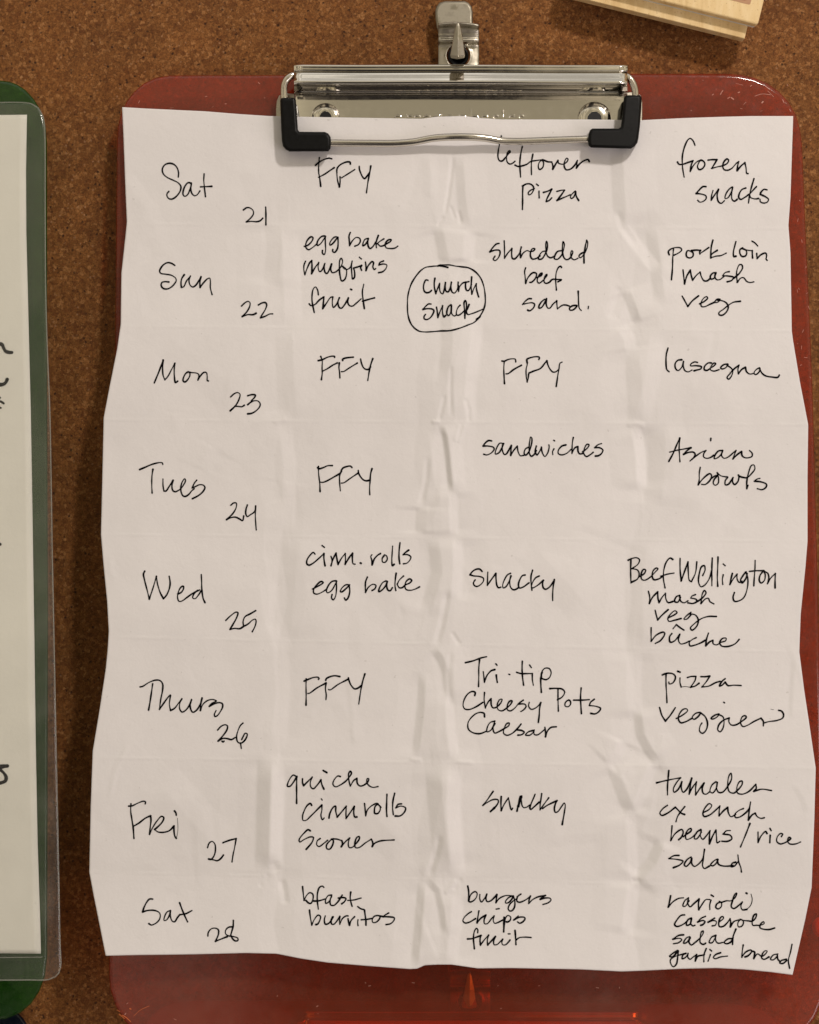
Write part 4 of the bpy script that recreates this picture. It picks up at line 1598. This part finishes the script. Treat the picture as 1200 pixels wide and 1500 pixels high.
red = thing("clipboard", "translucent red clipboard with a wide chrome clip and black corner grips", "clipboard", RED(671, 109, 0), "clipboards hanging on the cork board")
slab("board", RED_OUT, RED, 0, -2.6, 1.1, M_red, red, rings=4)
cp = clip_parts(RED, 0, 0, red)
M_scuff = mat_simple("scuff", (.50, .25, .20), .8, 0, .2)
M_scuff2 = mat_simple("scuff_orange", (.62, .16, .05), .6, 0, .3)
def scuffs(strokes, m):
    A, F = ribbon(strokes, 1.0, None, 0)
    o = link_mesh("scuff_marks", [RED(x, y, .03) for x, y in A], F, m, red)
    o['kind'] = 'stuff'
    return o
def cz(x0, y0, s, segs): return [([(x0 + a / s, y0 + c / s) for a, c in sg], wf) for sg, wf in segs]
_sc = cz(860, 0, 3.53, [([(648, 491), (654, 487)], .9), ([(690, 488), (697, 476), (703, 468)], 1.1), ([(728, 509), (738, 502)], .9), ([(746, 505), (758, 513)], 1.2),
     ([(782, 479), (789, 476)], 1.2), ([(845, 446), (851, 441)], 1.3), ([(905, 531), (910, 526)], 1.5), ([(926, 448), (944, 462)], .9), ([(770, 431), (806, 440)], .5),
     ([(868, 497), (905, 486), (948, 490)], .6), ([(1012, 516), (1018, 530)], .8), ([(1048, 566), (1054, 575)], 1.0), ([(810, 540), (822, 528)], .5), ([(935, 470), (965, 500)], .5)])
_r2 = random.Random(5)
for _ in range(46):
    _x, _y = _r2.choice([(_r2.uniform(200, 400), _r2.uniform(116, 158)), (_r2.uniform(950, 1160), _r2.uniform(114, 165)), (_r2.uniform(1166, 1190), _r2.uniform(220, 560)), (_r2.uniform(170, 1180), _r2.uniform(1435, 1498))])
    _l = _r2.uniform(.6, 5); _an = _r2.uniform(0, 3.14)
    _sc.append(([(_x, _y), (_x + math.cos(_an) * _l, _y + math.sin(_an) * _l)], _r2.uniform(.25, .7)))
scuffs(_sc, M_scuff)
scuffs(cz(0, 1200, 4.615, [([(828, 1325), (855, 1342), (884, 1368)], 1.1), ([(806, 1318), (842, 1348)], .8), ([(878, 1280), (886, 1284)], 1.2), ([(790, 1290), (812, 1300)], .6), ([(905, 1330), (950, 1290), (1010, 1262)], .4)]), M_scuff2)
# pressed maker's lettering on the plate, its feet hidden by the sheet
tc = bpy.data.curves.new("pressed_lettering", 'FONT'); tc.body = "amazonbasics"; tc.extrude = .01; tc.bevel_depth = .018; tc.offset = -.02; tc.resolution_u = 3
to = bpy.data.objects.new("tmp", tc); sc.collection.objects.link(to)
bpy.context.view_layer.update()
me = bpy.data.meshes.new_from_object(to.evaluated_get(bpy.context.evaluated_depsgraph_get()))
bpy.data.objects.remove(to)
cv = np.array([tuple(v.co) for v in me.vertices]); mn = cv.min(0); mx = cv.max(0)
for v in me.vertices:
    x = 577.5 + (v.co.x - mn[0]) / (mx[0] - mn[0]) * 190.5
    y = 183.5 - (v.co.y - mn[1]) / (mx[1] - mn[1]) * 24.0
    v.co = RED(x, y, 1.34 + (v.co.z - mn[2]) / (mx[2] - mn[2]) * .40)
me.materials.clear(); me.materials.append(M_chrome)
lo = bpy.data.objects.new("pressed_lettering", me); sc.collection.objects.link(lo)
lo.parent = cp; lo.matrix_parent_inverse = cp.matrix_world.inverted()
hook(0, 0, .0008, "steel wall hook at the top holding up the red clipboard")

# lower clipboard, its head showing through the foot of the red one
low_top = 1465
low = thing("clipboard", "orange clipboard hanging below, its head glimpsed through the foot of the red one", "clipboard", LOW(688, 1490, 0), "clipboards hanging on the cork board")
LOW_OUT = ([(205, 1800), (206, 1530), (210, 1508), (219, 1490), (234, 1476), (255, 1466.5), (280, 1464)] +
           [(680, 1466), (1075, 1470), (1100, 1473), (1122, 1482), (1139, 1497), (1150, 1518), (1154, 1540), (1158, 1800)])
slab("board", LOW_OUT, LOW, 0, -2.6, 1.0, M_orange, low, rings=4)
clip_parts(LOW, 17, 1386, low, True)
for cx, cy in ((417, 1490), (935, 1489)):
    vs, fs = [], []
    for i in range(7):
        a = math.pi / 2 * i / 6
        for k in range(24):
            t = 2 * math.pi * k / 24
            vs.append(LOW(cx + 23 * math.cos(a) * math.cos(t), cy + 23 * math.cos(a) * math.sin(t), 4.2 * math.sin(a)))
    for i in range(6):
        for k in range(24): fs.append((i * 24 + k, i * 24 + (k + 1) % 24, (i + 1) * 24 + (k + 1) % 24, (i + 1) * 24 + k))
    o = link_mesh("moulded_boss", vs, fs, M_orange, low, smooth=True); fix_normals(o)
hook(17, 1391, .0008, "lower steel wall hook seen through the foot of the red clipboard")

# ---------------------------------------------------------------- green clipboard, film pouch, card
grn = thing("clipboard", "translucent green clipboard cut off by the left edge", "clipboard", GRN(0, 120, 0), "clipboards hanging on the cork board")
G_OUT = ([(-420, 1494), (-420, 118), (2, 118), (14, 119.5), (26, 124), (38, 132), (49, 144), (58, 158), (65, 174), (67.5, 190), (69, 208)] +
         [(69.2, 400), (69.6, 640), (70.5, 900), (70, 1200), (69.5, 1400), (66, 1430), (58, 1452), (46, 1470), (30, 1484), (8, 1493), (-10, 1494)])
slab("board", G_OUT, GRN, 0, -3.0, 1.2, M_green, grn, rings=4)

card = thing("card", "white card with thick black marker writing, in the clear pouch at the left edge", "card", GRN(20, 1397, 1))
nu2, nv2 = 40, 180
U2, V2 = np.meshgrid(np.linspace(0, 1, nu2), np.linspace(0, 1, nv2))
CE = [(168, 39.5), (250, 38), (340, 38.5), (440, 41), (540, 43.5), (600, 45), (750, 47.5), (950, 50.5), (1100, 52.5), (1230, 55), (1340, 58.5), (1397, 60)]
YY2 = 168 + V2 * (1397 - 168); XX2 = -380 + (np.interp(YY2, [a for a, b in CE], [b for a, b in CE]) + 380) * U2
YY2 = YY2 + (1 - U2) * 12 * (1 - 2 * V2) * .4
def grn_np(X, Y, H):
    q = (750 - Y) * S
    d = (GRN.d0 + GRN.k * GRN.z0 - GRN.k * q) / (1 - GRN.k * q / DC) + H * .001
    f = S * (DC - d) / DC
    return np.stack([(X - 600) * f, -d, (750 - Y) * f], -1)
def pouch_h(X, Y):
    return .9 + .8 * np.clip((Y - 500) / 900, 0, 1) + .18 * np.sin(Y * .013 + 1) + .10 * np.sin(Y * .041 + X * .03)
ch = pouch_h(XX2, YY2) - .40
co_ = grid_mesh("card_sheet", grn_np(XX2, YY2, ch), nu2, nv2, M_paper2, card)
so = co_.modifiers.new("thickness", 'SOLIDIFY'); so.thickness = .0002; so.offset = -1
MK = [("curl of a letter above", 4.8, [[(-6, 507), (-1, 504), (3.2, 504.8), (5.6, 510), (8.5, 514.5), (13, 516), (17.5, 516.3)]]),
      ("rising tail of a letter", 4.8, [[(-6, 563), (2, 563.4), (6.5, 562), (9.3, 559), (10.6, 555.8)]]),
      ("two short strokes", 3.2, [[(-4, 587), (2, 588.5), (5.6, 591)], [(-3, 596), (1.4, 597.6)], [(-3, 581.5), (0, 582.5)]]),
      ("dot", 3.6, [[(-1, 797), (.3, 797.3)]]),
      ("letter s", 5.6, [[(-3, 1124), (5, 1122.6), (11, 1122)], [(-2, 1126), (5, 1131.6), (9, 1138), (8.2, 1143.5), (4, 1146), (-3, 1147.4)]])]
for lab, w, st in MK:
    A, F = ribbon([(s, 1.0) for s in st], w, None, 0)
    o = link_mesh("marker_stroke", grn_np(A[:, 0], A[:, 1], pouch_h(A[:, 0], A[:, 1]) - .30), F, M_marker, card)
    o['label'] = "thick black marker, " + lab

pouch = thing("film_pouch", "clear glossy plastic pouch over the white card on the green clipboard", "plastic pouch", GRN(20, 1435, 1))
PE = [(152, 46), (158, 56), (168, 62), (180, 65), (200, 66), (300, 66.3), (420, 67), (500, 69), (600, 73), (700, 75), (800, 76.5), (900, 78.5), (1000, 80.5), (1100, 82.5), (1200, 84.5), (1300, 86.5), (1380, 88), (1415, 89), (1425, 86.5), (1431, 81), (1435, 71)]
nu3, nv3 = 60, 220
vv = np.concatenate([np.linspace(152, 200, 24), np.linspace(202, 1400, 170), np.linspace(1404, 1435.5, 26)])
nv3 = len(vv)
U3, Y3 = np.meshgrid(np.linspace(0, 1, nu3) ** .6, vv)
X3 = -400 + (np.interp(Y3, [a for a, b in PE], [b for a, b in PE]) + 400) * U3
def film_h(X, Y):
    e = np.clip((X - 40) / 45, 0, 1)
    return pouch_h(X, Y) + .25 * e + e * .9 * np.sin(Y * .0052 + .6) ** 2 * np.clip((Y - 500) / 400, 0, 1) + .22 * e * np.sin(Y * .021)
fo = grid_mesh("film", grn_np(X3, Y3, film_h(X3, Y3)), nu3, nv3, M_clear, pouch)
so = fo.modifiers.new("thickness", 'SOLIDIFY'); so.thickness = .00015; so.offset = 1
edge = [(-60, 152)] + [(x, y) for y, x in PE] + [(40, 1435.5), (-60, 1436)]
eh = [tuple(grn_np(np.array([x]), np.array([y]), film_h(np.array([x]), np.array([y])))[0]) for x, y in crom(edge, 6)]
tube("sealed_edge", eh, .00022, M_rim, pouch, n=6)
eh2 = [tuple(grn_np(np.array([x]), np.array([y]), film_h(np.array([x]), np.array([y])) + .1)[0]) for x, y in crom([(-60, 1403), (20, 1402.5), (62, 1402)], 6)]
tube("sealed_edge", eh2, .00013, M_rim, pouch, n=6)

# blue clipboard below the green one
blu = thing("clipboard", "dark blue clipboard peeping out under the green one, bottom left corner", "clipboard", BLU(0, 1475, 0), "clipboards hanging on the cork board")
B_OUT = [(-420, 1800), (-420, 1466), (-20, 1466), (0, 1469), (12, 1473), (23, 1480), (33, 1490), (41, 1502), (47, 1518), (50, 1545), (50, 1800)]
slab("board", B_OUT, BLU, 2, -2.6, 1.2, M_blue, blu, rings=4)

# ---------------------------------------------------------------- wooden block with a red print
def mat_wood():
    m, nt, N, L, out = newmat("pale_wood")
    b = N.new("ShaderNodeBsdfPrincipled"); b.inputs['Roughness'].default_value = .5
    b.inputs['Specular IOR Level'].default_value = .3
    tc = N.new("ShaderNodeTexCoord"); mp = N.new("ShaderNodeMapping"); mp.inputs['Scale'].default_value = (260, 260, 35)
    L.new(tc.outputs['Object'], mp.inputs[0])
    g = noise(N, L, mp, 1.0, 4, .6, .6)
    r = N.new("ShaderNodeValToRGB"); L.new(g.outputs[0], r.inputs[0])
    ramp_set(r, [(.25, (.60, .40, .17)), (.5, (.76, .56, .28)), (.75, (.84, .66, .38))])
    pos = pos_node(N, L)
    sp = noise(N, L, pos, 1400, 2)
    c = mixc(N, L, mrange(N, L, sp.outputs[0], .62, .72, 0, .5).outputs[0], r.outputs[0], (.38, .22, .08))
    L.new(c, b.inputs['Base Color'])
    L.new(bump(N, L, g.outputs[0], .00008, .5), b.inputs['Normal'])
    L.new(b.outputs[0], out.inputs[0])
    return m
M_wood = mat_wood()
M_print = mat_simple("red_print", (.42, .075, .03), .6)
M_print2 = mat_simple("faded_border_print", (.45, .24, .12), .6)
M_foam = mat_simple("foam", (.72, .70, .64), .8, 0, .2, 1500, .00005)
ang = math.radians(-13.9)
cor = P(1110.5, 36.5, .0122)        # front lower right corner of the block
wb = thing("wooden_block", "pale wooden block with a red print, fixed to the cork at upper right", "wooden block", Vector((cor.x, 0, cor.z)))
def wl_(u, v, d):   # u to the left along the bottom edge, v up, d off the cork (metres)
    ca, sa = math.cos(ang), math.sin(ang)
    return Vector((cor.x - u * ca - v * sa, -d, cor.z - u * sa + v * ca))
def wslab(name, u0, u1, v0, v1, d0, d1, r, mat, bev=0):
    pts = []
    for (cx_, cy_, a0) in ((u0 + r, v0 + r, 180), (u1 - r, v0 + r, 270), (u1 - r, v1 - r, 0), (u0 + r, v1 - r, 90)):
        for k in range(7):
            a = math.radians(a0 + 15 * k)
            pts.append((cx_ + r * math.cos(a), cy_ + r * math.sin(a)))
    n = len(pts)
    lay = [(0, d0), (0, d1 - bev), (bev * .35, d1 - bev * .3), (bev, d1)] if bev else [(0, d0), (0, d1)]
    vs, fs = [], []
    mu, mv = (u0 + u1) / 2, (v0 + v1) / 2
    for (ins, d) in lay:
        for (a, b) in pts:
            vs.append(wl_(a + (mu - a) * ins / (u1 - u0) * 2, b + (mv - b) * ins / (v1 - v0) * 2, d))
    for i in range(len(lay) - 1):
        for k in range(n):
            fs.append((i * n + k, i * n + (k + 1) % n, (i + 1) * n + (k + 1) % n, (i + 1) * n + k))
    fs.append(tuple(range(n))); fs.append(tuple(range((len(lay) - 1) * n, len(lay) * n)))
    o = link_mesh(name, vs, fs, mat, wb); fix_normals(o); return o
wslab("front_panel", 0, .062, 0, .060, .0104, .0122, .0010, M_wood, .0005)
wslab("foam_layer", .0004, .060, .0001, .058, .0092, .0104, .0006, M_foam)
wslab("back_panel", .0026, .061, -.0040, .056, .0064, .0092, .0003, M_wood, .0002)
wslab("spacer", .0080, .056, .0030, .052, 0.0, .0064, .0003, M_wood)
wslab("red_print", .0040, .052, .0056, .052, .0122, .01224, .0005, M_print2)
wslab("red_print", .0056, .050, .0066, .050, .01224, .01228, .0005, M_print)

# push pin behind the red board at the right edge
pin = thing("push_pin", "round orange push pin seen through the red clipboard near its lower right edge", "push pin", P(1200, 1358, 0))
vs, fs = [], []
pr = [(0, 9.2), (.5, 9.0), (.8, 8.2), (.86, 7.2), (.7, 6.4), (.52, 5.8), (.48, 3.6), (.7, 2.8), (.95, 2.4), (1.0, 1.8), (.9, 1.2), (.1, 1.1), (.1, -1)]
for (r, h) in pr:
    for k in range(24):
        a = 2 * math.pi * k / 24
        vs.append(P(1203 + 13.5 * r * math.cos(a), 1358 + 15 * r * math.sin(a), h * .0011))
for i in range(len(pr) - 1):
    for k in range(24):
        fs.append((i * 24 + k, i * 24 + (k + 1) % 24, (i + 1) * 24 + (k + 1) % 24, (i + 1) * 24 + k))
o = link_mesh("pin_head", vs, fs, mat_simple("orange_pin", (.85, .22, .05), .3), pin, smooth=True); fix_normals(o)
